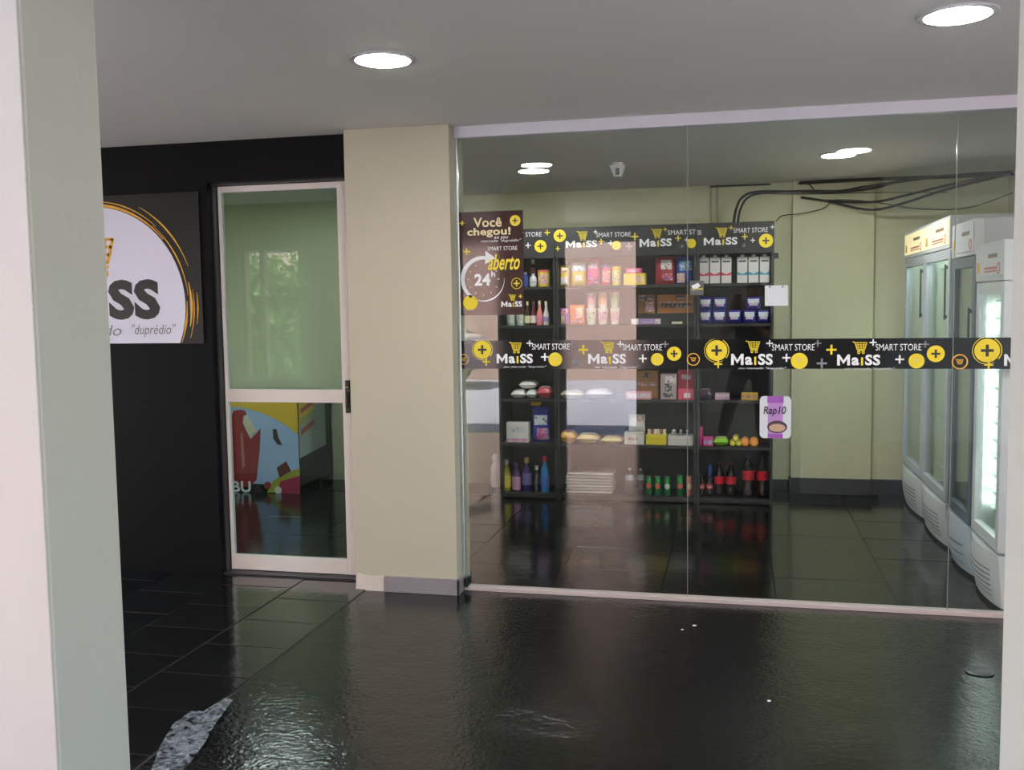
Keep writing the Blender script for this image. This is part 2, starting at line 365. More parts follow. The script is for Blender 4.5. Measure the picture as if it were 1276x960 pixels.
# ------------------------------------------------------------------ ceiling lamps
M_LED = mat('led_diffuser', (1, 1, 1), .5, var=0, emit=LAMP)
M_RIM = mat('lamp_rim', (.45, .44, .45), .5)
def lamp(x, y, label, r=.105):
    t = empty('ceiling_lamp', (x, y, CEIL), label, 'lamp', 'round recessed ceiling lamps')
    MB().lathe([(r+.022, .0), (r+.02, -.006), (r, -.008), (r, -.002)], x, y, CEIL, 40).build('rim', M_RIM, t, True)
    MB().lathe([(r-.002, -.003), (r-.004, -.0095), (r*.5, -.0105), (.001, -.011)], x, y, CEIL, 40).build('diffuser', M_LED, t)
lamp(-1.32, -1.47, 'glowing round ceiling lamp above the cream column')
lamp(.705, -1.5, 'glowing round ceiling lamp near the right pillar')
lamp(-3.44, 1.7, 'round ceiling lamp inside the shop behind the door')
lamp(-4.5, .8, 'added unseen fill lamp at the far left inside the shop')  # added out of view to brighten the room behind the door glass
lamp(-1.40, 1.76, 'glowing round ceiling lamp inside the shop left of the ceiling sensor')
lamp(.63, 1.67, 'glowing round ceiling lamp inside the shop above the right shelf end')
# sensor
t = empty('ceiling_sensor', (-.79, 1.59, CEIL), 'small white ceiling sensor behind the glass', 'sensor')
MB().lathe([(.035, 0), (.036, -.02), (.03, -.03)], -.79, 1.59, CEIL, 20).build('mount', WHT, t, True)
MB().prism([(-.05, 0), (.05, 0), (.028, -.075), (-.02, -.075)], lambda u, v, k: (-.79+u, 1.57+k, CEIL-.02+v), -.025, .03).build('sensor_head', mat('sensor_white', (.85, .85, .85), .5), t)
MB().box(-.80, 1.535, CEIL-.085, -.775, 1.545, CEIL-.04, bev=.003).build('lens', GRY, t)
# floor bits
t = tag(MB().lathe([(.05, 0), (.055, .004), (.045, .008), (.01, .009)], .985, -.79, 0, 24).build('floor_drain', mat('worn_dark_metal', (.10, .11, .11), .35, metal=.7), None, True), 'small round metal drain lid in the floor near the right pillar', 'drain')
for k, (x, y, s, lb) in enumerate(((865, 780, .008, 'tiny white fleck of litter on the floor in front of the glass seam'), (850, 785, .005, 'tinier white litter fleck left of the fleck near the glass seam'), (958, 874, .006, 'lone white litter fleck in the middle of the dark floor'))):
    p = at(x, y, 2, 0); o = MB().prism([(-s, -s), (s, -s*.6), (s*1.4, s*.5), (-s*.5, s)], lambda u, v, t_: (p.x+u, p.y+v, t_), 0, .002).build('litter_fleck', WHT); tag(o, lb, 'litter')

# ------------------------------------------------------------------ sign on the black wall
sg = empty('wall_sign', (-3.6, -.012, 1.36), 'square black logo sign with white disc on the black wall', 'sign')
fS = FR(-.012)
MB().box(-4.36, -.012, 1.355, -2.975, 0, 2.215, bev=.001).build('board', mat('sign_black', (.006, .006, .007), .35), sg)
R_ = .57; cX, cZ = -3.65, 1.58
pts = []
a0 = -math.asin((cZ-1.36)/R_)
for k in range(61):
    a = a0+(PI-2*a0)*k/60; pts.append((cX+R_*math.cos(a), cZ+R_*math.sin(a)))
MB().prism(pts, fS, 0, .002).build('disc', mat('sign_lilac_white', (.74, .73, .88), .45, var=.02), sg)
fS2 = FR(-.014)
mb = MB()
for ra, rb, A0, A1 in ((.572, .590, 40, 125), (.598, .606, 48, 92), (.575, .586, -22, 2), (.60, .617, -12, 12), (.63, .640, 20, 62), (.622, .628, -18, 8), (.645, .652, -10, 6), (.588, .596, 5, 50)):
    mb.prism(arc(cX, cZ, ra, rb, A0, A1, 30, taper=.8), fS, .0, .002)
mb.build('brush_ring', ORG, sg)
l = txt('SS', -3.575, 1.497, .335, .232, fS2, BLK, sg, bold=.05); txt('M', -4.12, 1.497, .27, .232, fS2, BLK, sg, bold=.04); txt('a', -3.83, 1.497, .15, .17, fS2, BLK, sg, bold=.04)
MB().prism([(-3.65, 1.497), (-3.61, 1.497), (-3.61, 1.66), (-3.65, 1.66)], fS2, 0, .002).build('emblem_stem', ORG, sg)
txt('seu mercado', -4.10, 1.405, .60, .062, fS2, GRY, sg, shear=.25); txt('"duprédio"', -3.43, 1.395, .285, .075, fS2, GRY, sg, shear=.25)
cart(-3.64, 1.80, .22, fS2, ORG, sg)

# ------------------------------------------------------------------ band on the glass
GY = -.0045
bd = empty('logo_band', (0, GY, 1.29), 'black strip with logos and yellow discs stuck across the glass front', 'banner')
b0 = at(572, 423, 1, GY); bz0, bz1 = 1.212, 1.362
for a, b in ((-1.447, -.253), (-.247, 1.007), (1.013, 1.9)):
    MB().box(a, GY-.001, bz0, b, GY, bz1).build('strip', mat('band_black', (.005, .0045, .0055), .1, var=.05), bd)
fB = FR(GY-.001); fB2 = FR(GY-.0022)
def gp(x, y): p = at(x, y, 1, GY); return p.x, p.z
PX = .00405
def disc_plus(x, y, r, parent=bd, f=fB, f2=fB2, ring=False):
    u, v = gp(x, y); r *= PX
    MB().prism(circ(u, v, r), f, 0, .0012).build('disc', YEL, parent)
    m_ = MB(); plus(m_, u, v, r*.5, f2, .0008, .24); m_.build('plus_mark', BLK, parent)
    if ring: m_ = MB(); m_.prism(arc(u, v, r*1.12, r*1.17, 100, 300), f, 0, .001); m_.prism(arc(u, v, r*1.1, r*1.18, -40, 60), f, 0, .001); m_.build('disc_ring', YEL, parent)
def disc_plain(x, y, r):
    u, v = gp(x, y); MB().prism(circ(u, v, r*PX), fB, 0, .0012).build('disc', YEL, bd)
    m_ = MB(); cart(u, v-.004, r*PX*.5, fB2, CRM, bd, .0008, False)
def ring_cart(x, y, r):
    u, v = gp(x, y); MB().prism(arc(u, v, r*PX*.85, r*PX, 0, 359, 40), fB, 0, .0012).build('ring', ORG, bd)
    cart(u, v-.3*r*PX, r*PX*.8, fB, ORG, bd, .0012, False)
PC = {'y': YEL, 'w': WHT, 'g': GRY}
def pl(x, y, r, c='y'): u, v = gp(x, y); m_ = MB(); plus(m_, u, v, r*PX, fB, .0012, .2); m_.build('plus_mark', PC[c], bd)
def logo(xa, xb, yb, yt, tx0, tx1):
    a = gp(xa, yb); b = gp(xb, yt); maiss(a[0], b[0], a[1], b[1], fB, bd)
    c = gp(tx0, yb+7); d = gp(tx1, yb+7); txt('seu mercado "duprédio"', c[0], c[1]+.004, d[0]-c[0], .014, fB, WHT, bd, bold=.0, shear=.3)
def smart(xa, xb, yb): a = gp(xa, yb); b = gp(xb, yb); txt('SMART STORE', a[0], a[1], b[0]-a[0], .032, fB, WHT, bd)
ring_cart(578, 448, 7); disc_plus(601, 436, 12, ring=True); pl(606, 451, 5)
logo(619, 664, 453, 441, 628, 681); pl(660, 428, 4, 'w'); smart(663, 710, 436); pl(713, 429, 4, 'g'); pl(679, 445, 5, 'w'); disc_plain(692, 448, 9)
pl(727, 436, 6); pl(718, 451, 6, 'g'); logo(733, 780, 453.5, 441, 741, 796); pl(773, 429, 4, 'w'); smart(776, 825, 437); pl(829, 429, 4, 'g'); pl(801, 447, 5, 'w'); disc_plain(819, 448, 8); disc_plus(840, 441, 9)
ring_cart(864, 448, 8); disc_plus(893, 437, 13, ring=True); pl(895, 454, 5)
logo(911, 963, 455, 441, 920, 980); pl(959, 428, 4, 'w'); smart(962, 1015, 437); pl(1019, 428, 4, 'g'); pl(980, 446, 5, 'w'); disc_plain(996, 450, 10)
pl(1036, 436, 6); pl(1024, 453, 6, 'g'); logo(1043, 1097, 455.5, 442, 1052, 1115); pl(1088, 427, 4, 'w'); smart(1091, 1148, 437); pl(1153, 429, 4, 'g'); pl(1121, 448, 5, 'w'); disc_plain(1142, 450, 9); disc_plus(1166, 441, 10)
ring_cart(1196, 451, 9); disc_plus(1230, 437, 14, ring=True); pl(1232, 455, 5); a = gp(1251, 456); maiss(a[0], a[0]+.2, a[1], a[1]+.055, fB, bd)

# ------------------------------------------------------------------ poster on the glass
po = empty('glass_poster', (-1.275, GY, 1.5), 'brown opening-hours poster with round arrow in the corner of the glass', 'poster')
x0, x1, z0, z1 = -1.447, -1.10, 1.498, 2.045
MB().box(x0, GY-.0012, z0, x1, GY, z1).build('sheet', mat('poster_brown', (.06, .03, .028), .08, var=.15, scale=4), po)
fP = FR(GY-.0014); Z = lambda y: gp(612, y)[1]; X = lambda x: gp(x, 330)[0]
def pt(s, xa, xb, yb, yt, m, **k): txt(s, X(xa), Z(yb), X(xb)-X(xa), Z(yt)-Z(yb), fP, m, po, **k)
pt('Você', 591, 626, 283, 271, CRM, bold=.022); pt('chegou!', 583, 637, 296, 283.5, CRM, bold=.03)
pt('ao seu', 616, 634, 298, 295, WHT, bold=0, shear=.3); pt('mercado "duprédio"', 600, 650, 303, 298.5, WHT, bold=0, shear=.3)
pt('SMART STORE', 608, 645, 312.5, 307.5, WHT); pt('aberto', 608, 648, 337, 317, YEL, bold=.02, shear=.35)
pt('24', 591, 611, 356, 341, WHT, bold=.04); pt('h', 612, 617, 345, 338, WHT, bold=.03)
cx_, cz_ = X(602), Z(348); r_ = .115
mb = MB(); mb.prism(arc(cx_, cz_, r_-.013, r_+.010, 75, 235, 30, .25), fP, 0, .0012); mb.prism(arc(cx_, cz_, r_-.004, r_+.004, 230, 362, 30, .9), fP, 0, .0012)
mb.prism([(cx_+.015, cz_+r_+.035), (cx_+.07, cz_+r_-.005), (cx_+.012, cz_+r_-.035)], fP, 0, .0013); mb.build('round_arrow', WHT, po)
mb = MB()
for k in range(12):
    a = k*PI/6
    if k in (3,): continue
    mb = MB(); bar2(mb, (cx_+.078*math.cos(a), cz_+.078*math.sin(a)), (cx_+.088*math.cos(a), cz_+.088*math.sin(a)), .004, fP, .001); mb.build('clock_tick', CRM, po)
disc_plus(642, 275, 7, po, fP, FR(GY-.003)); u, v = X(585.5), Z(377); MB().prism(circ(u, v, .040), fP, 0, .0012).build('disc', YEL, po)
for a_, b_, c_ in ((577, 277, .012), (582, 313, .018), (643.5, 354, .016), (648, 370, .010)):
    mb = MB(); plus(mb, X(a_), Z(b_), c_, fP, k=.2); mb.build('plus_mark', YEL, po)
mb = MB(); mb.prism(arc(X(643.5), Z(354), .026, .029, 0, 359, 40), fP, 0, .001); mb.build('thin_ring', YEL, po)
maiss(X(624), X(650), Z(383), Z(376), fP, po)

# small things on the glass
t = empty('camera_notice', (.0-.235, GY, 1.6), 'small black camera warning sticker over the glass seam', 'sticker')
a = gp(859.5, 368); b = gp(877, 350)
MB().box(a[0], GY-.0012, a[1], b[0], GY, b[1]).build('sheet', mat('notice_grey', (.10, .10, .09), .5), t)
f_ = FR(GY-.0012); mx_, mz_ = a[0]+.03, b[1]-.03
mb = MB(); mb.prism([(mx_-.022, mz_+.006), (mx_+.012, mz_+.02), (mx_+.024, mz_+.004), (mx_+.004, mz_-.012), (mx_-.012, mz_-.02)], f_, 0, .001)
mb.build('camera_picture', WHT, t); MB().prism([(a[0]+.004, a[1]+.028), (b[0]-.004, a[1]+.028), (b[0]-.004, a[1]+.033), (a[0]+.004, a[1]+.033)], f_, 0, .001).build('stripe', YEL, t)
t = empty('paper_notice', (.19, GY, 1.52), 'blank white paper sheet taped to the glass right of the cartons', 'notice')
a = gp(953, 381.5); b = gp(982, 355.5)
MB().box(a[0], GY-.001, a[1], b[0], GY, b[1], bev=.0004).build('sheet', mat('white_paper', (.62, .66, .68), .6, var=.02), t)
MB().box(a[0]+.02, GY-.002, b[1]-.012, a[0]+.028, GY-.001, b[1]-.002).build('tape_tab', GRY, t); MB().box(b[0]-.03, GY-.002, b[1]-.012, b[0]-.022, GY-.001, b[1]-.002).build('tape_tab', GRY, t)
t = empty('tortilla_sticker', (.19, GY, .87), 'white and purple wrap-bread sticker at the edge of the shelves', 'sticker')
a = gp(946.5, 546); b = gp(986, 494); w_ = b[0]-a[0]; h_ = b[1]-a[1]
def rr_(x0, z0, x1, z1, r, n=6):
    o = []
    for cx2, cz2, s in ((x1-r, z1-r, 0), (x0+r, z1-r, 90), (x0+r, z0+r, 180), (x1-r, z0+r, 270)):
        for k in range(n+1): q = math.radians(s+90*k/n); o.append((cx2+r*math.cos(q), cz2+r*math.sin(q)))
    return o
f_ = FR(GY)
MB().prism(rr_(a[0], a[1], b[0], b[1], .022), f_, 0, .0012).build('sheet', mat('sticker_white', (.60, .62, .66), .4), t)
PUR = mat('purple_print', (.30, .08, .38), .5)
MB().prism([(a[0]+w_*.26, a[1]), (a[0]+w_*.74, a[1]), (a[0]+w_*.74, b[1]), (a[0]+w_*.26, b[1])], f_, 0, .0018).build('panel', mat('purple_light', (.42, .22, .52), .5), t)
MB().prism([(a[0]+w_*.24, b[1]-h_*.16), (a[0]+w_*.76, b[1]-h_*.16), (a[0]+w_*.76, b[1]), (a[0]+w_*.24, b[1])], f_, 0, .0022).build('border', PUR, t); MB().prism([(a[0]+w_*.26, a[1]), (a[0]+w_*.74, a[1]), (a[0]+w_*.74, a[1]+h_*.1), (a[0]+w_*.26, a[1]+h_*.1)], f_, 0, .0022).build('border', PUR, t)
txt('Rap10', a[0]+w_*.12, a[1]+h_*.52, w_*.72, h_*.24, FR(GY-.0024), BLK, t, bold=.01, shear=.2)
MB().prism(circ(a[0]+w_*.56, a[1]+h_*.27, w_*.32, 28, h_*.15), FR(GY-.002), 0, .0006).build('plate', mat('plate_dark', (.07, .04, .05), .5), t)
MB().prism(circ(a[0]+w_*.56, a[1]+h_*.25, w_*.26, 28, h_*.095), FR(GY-.0027), 0, .0006).build('wrap_picture', mat('wrap_tan', (.50, .33, .22), .5), t)

# ------------------------------------------------------------------ shelf unit
SY, SB = 2.50, 2.90
S_BLK = mat('shelf_black', (.018, .018, .019), .45, var=.1); S_BACK = mat('shelf_back_panel', (.035, .034, .03), .6, var=.1)
ROWY = [355, 404.5, 451, 498.5, 555.5, 619.5]
ROWZ = [at(800, y, 1, SY)[2] for y in ROWY]
def PXX(x, y=SY): return at(x, 450, 1, y).x
TOPZ = at(800, 281, 1, SY).z; HB = at(800, 319, 1, SY).z
units = [(PXX(620.5), PXX(693.5), 'narrow black shelf unit left of the others', 'left'), (PXX(693.5), PXX(868), 'wide black shelf unit in the middle', 'mid'), (PXX(868), PXX(964), 'black shelf unit next to the pale green wall', 'right')]
for ux0, ux1, lb, kk in units:
    u = empty('shelf_unit', ((ux0+ux1)/2, SY, 0), lb, 'shelf', None); g = .002
    for xx in (ux0+g, ux1-.022): MB().box(xx, SY, 0, xx+.02, SB, TOPZ-.002, bev=.001).build('side_panel', S_BLK, u)
    MB().box(ux0+.022, SB-.012, .04, ux1-.022, SB, TOPZ-.004).build('back_panel', S_BACK, u)
    for k, z in enumerate(ROWZ): MB().box(ux0+.0225, SY+.004, z-.022, ux1-.0225, SB-.0125, z, bev=.001).build('shelf_board', S_BLK, u)
    MB().box(ux0+.0225, SY+.01, .01, ux1-.0225, SY+.03, ROWZ[-1]-.023).build('plinth', S_BLK if kk != 'left' else mat('plinth_lit_tone', (.05, .04, .035), .5), u)  # left plinth's brown paints in the light falling on a black board
    MB().box(ux0+g, SY-.02, HB, ux1-g, SY-.001, TOPZ, bev=.001).build('header_board', mat('header_black', (.014, .015, .016), .5), u)
    fH = FR(SY-.02); q = SY-.02
    def H(x, y): p = at(x, y, 1, q); return p.x, p.z
    s2 = PX*1.48
    def hd_(x, y, r): 
        c = H(x, y); MB().prism(circ(*c, r*s2), fH, 0, .002).build('disc', YEL, u); m_ = MB(); plus(m_, *c, r*s2*.5, FR(q-.002), .001, .22); m_.build('plus_mark', BLK, u)
    def hp(L):
        for x, y, r, cc in L:
            m_ = MB(); plus(m_, *H(x, y), r*s2, fH, .002, .2); m_.build('plus_mark', PC[cc], u)
    def hl(xa, xb, yb, yt): a = H(xa, yb); b = H(xb, yt); maiss(a[0], b[0], a[1], b[1], fH, u)
    def hs(xa, xb, yb, s='SMART STORE'): a = H(xa, yb); b = H(xb, yb); txt(s, a[0], a[1], b[0]-a[0], .035, fH, GRY if 0 else WHT, u)
    if kk == 'left':
        hs(632, 675, 296); hd_(673.5, 307, 8); hp([(682, 290, 3.5, 'y'), (658, 306, 3.5, 'w'), (640, 290, 3, 'g')])
    if kk == 'mid':
        hd_(695+2.5, 294, 8); hp([(695, 310, 3, 'y'), (742, 289, 2.5, 'w'), (749, 301, 3.5, 'y'), (761, 303, 3.5, 'w'), (791, 295, 4.5, 'y'), (784, 307, 4.5, 'g'), (829, 286, 2.5, 'y'), (845, 297, 3.5, 'y'), (856, 299, 3, 'w'), (850, 307, 2.5, 'g')])
        hl(705, 744, 309, 299.5); hs(743, 786, 296); hl(797, 837, 308, 297); hs(832, 867, 293, 'SMART ST')
        c = H(768, 306); MB().prism(circ(*c, 5.8*s2), fH, 0, .002).build('disc', YEL, u); c = H(861.5, 303.5); MB().prism(circ(*c, 5.8*s2), fH, 0, .002).build('disc', YEL, u)
    if kk == 'right':
        hs(869, 874, 293, 'ORE'); hl(877, 919, 306, 295.5); hs(914, 957, 290.5); hd_(954.5, 300, 8.5)
        hp([(911, 284, 2.5, 'y'), (928, 295, 3.5, 'y'), (938, 299.5, 3, 'w'), (927, 306, 2.5, 'g'), (962.5, 283, 2.5, 'w')])
        MB().box(ux1-.004, SY+.02, at(966, 322, 1, SY).z, ux1+.03, SY+.05, at(966, 315, 1, SY).z, bev=.002).build('bracket', S_BLK, u)

# ------------------------------------------------------------------ goods
def M(c, rough=.4, **k):
    n = 'goods_%02x%02x%02x_%d' % (int(c[0]*255), int(c[1]*255), int(c[2]*255), int(rough*10)); return mat(n, c, rough, **k)
RED = (.55, .02, .03); PNK = (.75, .12, .30); YL = (.75, .52, .04); BLU = (.03, .06, .45); GRN = (.02, .28, .06); WH = (.7, .69, .67); BRN = (.26, .10, .03); PUP = (.25, .06, .38); ORA = (.8, .22, .03); DK = (.02, .015, .02); CY = (.05, .35, .45)
def frame_item(x0, x1, yt, yb, row, dy=.05, depth=None):
    """span in the picture -> centre x, base z, width, height, front y (standing on the shelf board)"""
    y = SY+dy; a = at(x0, (yt+yb)/2, 1, y).x; b = at(x1, (yt+yb)/2, 1, y).x
    h = at((x0+x1)/2, yt, 1, y).z-at((x0+x1)/2, yb, 1, y).z
    return (a+b)/2, ROWZ[row] if row is not None else at((x0+x1)/2, yb, 1, y).z, b-a, h, y
def pillow(w_, h_, d_, crimp=True, nx=8, nz=10):
    b = bmesh.new(); F_ = {}; B_ = {}
    for i in range(nx+1):
        for j in range(nz+1):
            u = i/nx*2-1; v = j/nz*2-1
            t = max(0, (1-u**4))**.6*max(0, (1-v**4))**.6*d_/2*(.92+.16*random.random())
            xx = u*w_/2*(1-.05*(1-abs(v))); zz = (v+1)/2*h_
            F_[i, j] = b.verts.new((xx, -t, zz))
            B_[i, j] = F_[i, j] if t < 1e-6 else b.verts.new((xx, t, zz))
    for i in range(nx):
        for j in range(nz):
            for D, rev in ((F_, False), (B_, True)):
                vs = [D[i, j], D[i+1, j], D[i+1, j+1], D[i, j+1]]
                vs = list(dict.fromkeys(vs))
                if len(vs) > 2:
                    try: b.faces.new(vs[::-1] if rev else vs)
                    except ValueError: pass
    m_ = MB(); m_.b.free(); m_.b = b; return m_
def face_patch(w_, h_, d_, u0, u1, v0, v1, eps=.0015, n=6):
    b = bmesh.new(); G = {}
    for i in range(n+1):
        for j in range(n+1):
            U = u0+(u1-u0)*i/n; V = v0+(v1-v0)*j/n; u = U*2-1; v = V*2-1
            t = max(0, (1-u**4))**.6*max(0, (1-v**4))**.6*d_/2*1.08
            G[i, j] = b.verts.new((u*w_/2*(1-.05*(1-abs(v))), -t-eps, V*h_))
    for i in range(n):
        for j in range(n): b.faces.new((G[i, j], G[i+1, j], G[i+1, j+1], G[i, j+1]))
    m_ = MB(); m_.b.free(); m_.b = b; return m_
def local(mb, name, m, par, smooth=False): return mb.build(name, m, par, smooth, world=False)
def bag(sp, row, name, label, cat, c1, c2, c3=None, group=None, dy=.06, d=.07, patches=((.12, .88, .35, .7), (.25, .75, .1, .3))):
    x, z, w_, h_, y = frame_item(*sp, row, dy); t = empty(name, (x, y+d/2, z), label, cat, group)
    local(pillow(w_, h_, d), 'body', M(c1, .3), t, True)
    local(MB().box(-w_/2, -.0015, h_-.006, w_/2, .0015, h_+.002), 'seal', M(tuple(.6*k for k in c1), .3), t)
    cs = [c2, c3 or c2]
    for k, p in enumerate(patches): local(face_patch(w_, h_, d, *p), 'label_panel', MP(cs[k % 2], .35), t, True)
    return t
def boxp(sp, row, name, label, cat, c1, c2=None, group=None, dy=.05, d=.1, panels=((.15, .85, .3, .7),), c3=None, z=None):
    x, zz, w_, h_, y = frame_item(*sp, row, dy); t = empty(name, (x, y+d/2, zz if z is None else z), label, cat, group)
    local(MB().box(-w_/2, -d/2, 0, w_/2, d/2, h_, bev=min(.002, h_*.1)), 'body', M(c1, .5), t)
    for k, (a, b, c, e) in enumerate(panels if c2 else ()):
        local(MB().box(-w_/2+a*w_, -d/2-.001, c*h_, -w_/2+b*w_, -d/2+.001, e*h_), 'label_panel', MP(c2 if k % 2 == 0 or not c3 else c3, .5), t)
    return t
def carton(sp, row, label, c, group):
    x, z, w_, h_, y = frame_item(*sp, row, .04); d = w_; t = empty('milk_carton', (x, y+d/2, z), label, 'carton', group)
    hb = h_-.018
    local(MB().box(-w_/2+.001, -d/2, 0, w_/2-.001, d/2, hb, bev=.002), 'body', M((.55, .55, .53), .4), t)
    local(MB().lathe([(.014, 0), (.014, .016), (.012, .018)], 0, 0, hb, 14), 'cap', M((.6, .6, .6), .4), t)
    a = w_/2-.002
    local(MB().prism([(-a, hb*.44), (0, hb*.34), (a, hb*.44), (a, hb*.30), (0, hb*.30), (-a, hb*.30)], FR(-d/2), 0, .001), 'colour_band', M(c, .5), t)
    local(MB().prism([(-a*.75, hb*.80), (a*.75, hb*.80), (a*.75, hb*.87), (-a*.75, hb*.87)], FR(-d/2), 0, .001), 'name_bar', M((.05, .05, .07), .5), t)
    local(MB().prism([(-a*.5, hb*.68), (a*.5, hb*.68), (a*.5, hb*.70), (-a*.5, hb*.70)], FR(-d/2), 0, .001), 'print_line', M(tuple(.5+.5*k for k in c), .5), t)
    return t
def bottle(sp, row, name, label, c, cc, cl, group=None, dy=.07, shape='round', lab=(.3, .6), cat='bottle', glass=False, cc2=None):
    x, z, w_, h_, y = frame_item(*sp, row, dy); r = w_/2; t = empty(name, (x, y+r, z), label, cat, group)
    P = {'round': [(.75, 0), (.95, .015), (1, .05), (1, .30), (.95, .36), (.97, .42), (1, .6), (.9, .70), (.55, .82), (.28, .90), (.27, .925)],
         'cola': [(.75, 0), (.95, .01), (1, .04), (1, .22), (.90, .30), (.93, .38), (1, .58), (.97, .66), (.62, .80), (.30, .90), (.27, .94)],
         'sauce': [(.9, 0), (1, .02), (1, .42), (.85, .50), (.5, .66), (.42, .80), (.40, .84)],
         'jug': [(.9, 0), (1, .03), (1, .55), (.9, .66), (.55, .76), (.45, .80), (.45, .84)],
         'squat': [(.7, 0), (1, .12), (1, .5), (.8, .75), (.4, .86), (.4, .88)]}[shape]
    body = M(c, .12 if not glass else .05)
    if glass: body = MATS.get('clear_plastic') or glassmat('clear_plastic', (.75, .85, .9), .10, .05)
    top = P[-1][1]
    local(MB().lathe([(a*r, b*h_) for a, b in P], n=18), 'body', body, t, True)
    cr = max(P[-1][0]*r*1.15, .008)
    local(MB().lathe([(cr, 0), (cr, (1-top)*h_*.9), (cr*.85, (1-top)*h_)], 0, 0, top*h_-.001, 16), 'cap', M(cc, .4), t)
    if cl:
        a, b = lab
        def rad(q):
            for (r1, z1), (r2, z2) in zip(P, P[1:]):
                if z1 <= q <= z2: return (r1+(r2-r1)*(q-z1)/max(1e-6, z2-z1))
            return P[-1][0]
        pr = [(rad(a+(b-a)*k/6)*r+.0012, (a+(b-a)*k/6)*h_) for k in range(7)]
        s = local(MB().lathe(pr, n=18), 'label_sleeve', M(cl, .4), t, True)
        if cc2:
            m_ = MB(); zc = (a+b)/2*h_; R = max(p[0] for p in pr)+.001
            for k in range(12):
                q0 = -PI/2-.9+k*.15; q1 = q0+.15; 
                for s_ in (0,):
                    v = [(R*math.cos(q0), R*math.sin(q0), zc-.008+.006*math.sin(k*.9)), (R*math.cos(q1), R*math.sin(q1), zc-.008+.006*math.sin((k+1)*.9)), (R*math.cos(q1), R*math.sin(q1), zc+.004+.006*math.sin((k+1)*.9)), (R*math.cos(q0), R*math.sin(q0), zc+.004+.006*math.sin(k*.9))]
                    m_.b.faces.new([m_.b.verts.new(p) for p in v])
            o = m_.build('label_mark', M(cc2, .4), t, world=False)
    return t
def can(sp, row, label, c, cl, group=None, dy=.07, name='drink_can', tall=False):
    x, z, w_, h_, y = frame_item(*sp, row, dy); r = w_/2; t = empty(name, (x, y+r, z), label, 'can', group)
    local(MB().lathe([(r*.8, 0), (r, .008), (r, h_-.012), (r*.85, h_-.003)], n=20), 'body', M(c, .25, metal=.3), t, True)
    local(MB().lathe([(r*.84, 0), (r*.86, .003), (r*.8, .004)], 0, 0, h_-.004, 20), 'lid', mat('can_lid', (.6, .6, .6), .3, metal=.9), t)
    if cl:
        m_ = MB(); R = r+.0008
        for k in range(8):
            q0 = -PI/2-.8+k*.2; q1 = q0+.2; hh = .02*math.sin((k+.5)/8*PI)+.004
            m_.b.faces.new([m_.b.verts.new(p) for p in ((R*math.cos(q0), R*math.sin(q0), h_*.5-hh), (R*math.cos(q1), R*math.sin(q1), h_*.5-hh), (R*math.cos(q1), R*math.sin(q1), h_*.5+hh), (R*math.cos(q0), R*math.sin(q0), h_*.5+hh))])
        m_.build('label_mark', M(cl, .4), t, world=False)
    return t
def jar(sp, row, name, label, c, cc, cl, group=None, cat='jar', taper=1.0, dy=.07, ph=.14):
    x, z, w_, h_, y = frame_item(*sp, row, dy) if row is not None else frame_item(*sp, None, dy)
    r = w_/2; t = empty(name, (x, y+r, z), label, cat, group)
    local(MB().lathe([(r*.9*taper, 0), (r*.95*taper, .004), (r*.97, h_*(1-ph)-.004), (r*.9, h_*(1-ph))], n=20), 'body', M(c, .3), t, True)
    local(MB().lathe([(r, 0), (r, h_*ph*.9), (r*.93, h_*ph)], 0, 0, h_*(1-ph), 20), 'lid', M(cc, .4), t, True)
    if cl:
        m_ = MB()
        for k in range(8):
            q0 = -PI/2-.9+k*.225; q1 = q0+.225
            ra = r*(.95*taper+(.97-.95*taper)*.2)+.0015; rb = r*(.95*taper+(.97-.95*taper)*.85)+.0015
            za, zb = h_*(1-ph)*.2, h_*(1-ph)*.85
            m_.b.faces.new([m_.b.verts.new(p) for p in ((ra*math.cos(q0), ra*math.sin(q0), za), (ra*math.cos(q1), ra*math.sin(q1), za), (rb*math.cos(q1), rb*math.sin(q1), zb), (rb*math.cos(q0), rb*math.sin(q0), zb))])
        m_.build('label_panel', MP(cl, .4), t, world=False)
    return t
def MP(c, rough=.4):
    n = 'print_%02x%02x%02x' % tuple(int(k*255) for k in c)
    if n in MATS: return MATS[n]
    m = mat(n, c, rough, var=0); t = m.node_tree; b = t.nodes['Principled BSDF']
    tc = t.nodes.new('ShaderNodeTexCoord'); v = t.nodes.new('ShaderNodeTexVoronoi'); v.inputs['Scale'].default_value = 48
    no = t.nodes.new('ShaderNodeTexNoise'); no.inputs['Scale'].default_value = 36
    t.links.new(tc.outputs['Object'], v.inputs['Vector']); t.links.new(tc.outputs['Object'], no.inputs['Vector'])
    r = t.nodes.new('ShaderNodeValToRGB'); r.color_ramp.interpolation = 'CONSTANT'; e = r.color_ramp.elements
    e[0].color = (*c, 1); e[0].position = 0; e[1].position = .53; e[1].color = (*[min(1, k*.5+.36) for k in c], 1)
    e2 = e.new(.64); e2.color = (*[k*.35 for k in c], 1); e3 = e.new(.44); e3.color = (*[min(1, c[(i+1) % 3]*.6+k*.4) for i, k in enumerate(c)], 1)
    mx = t.nodes.new('ShaderNodeMix'); mx.inputs[0].default_value = .35; t.links.new(no.outputs[0], mx.inputs[2]); t.links.new(v.outputs['Color'], mx.inputs[3])
    t.links.new(mx.outputs[0], r.inputs[0]); t.links.new(r.outputs[0], b.inputs['Base Color']); return m
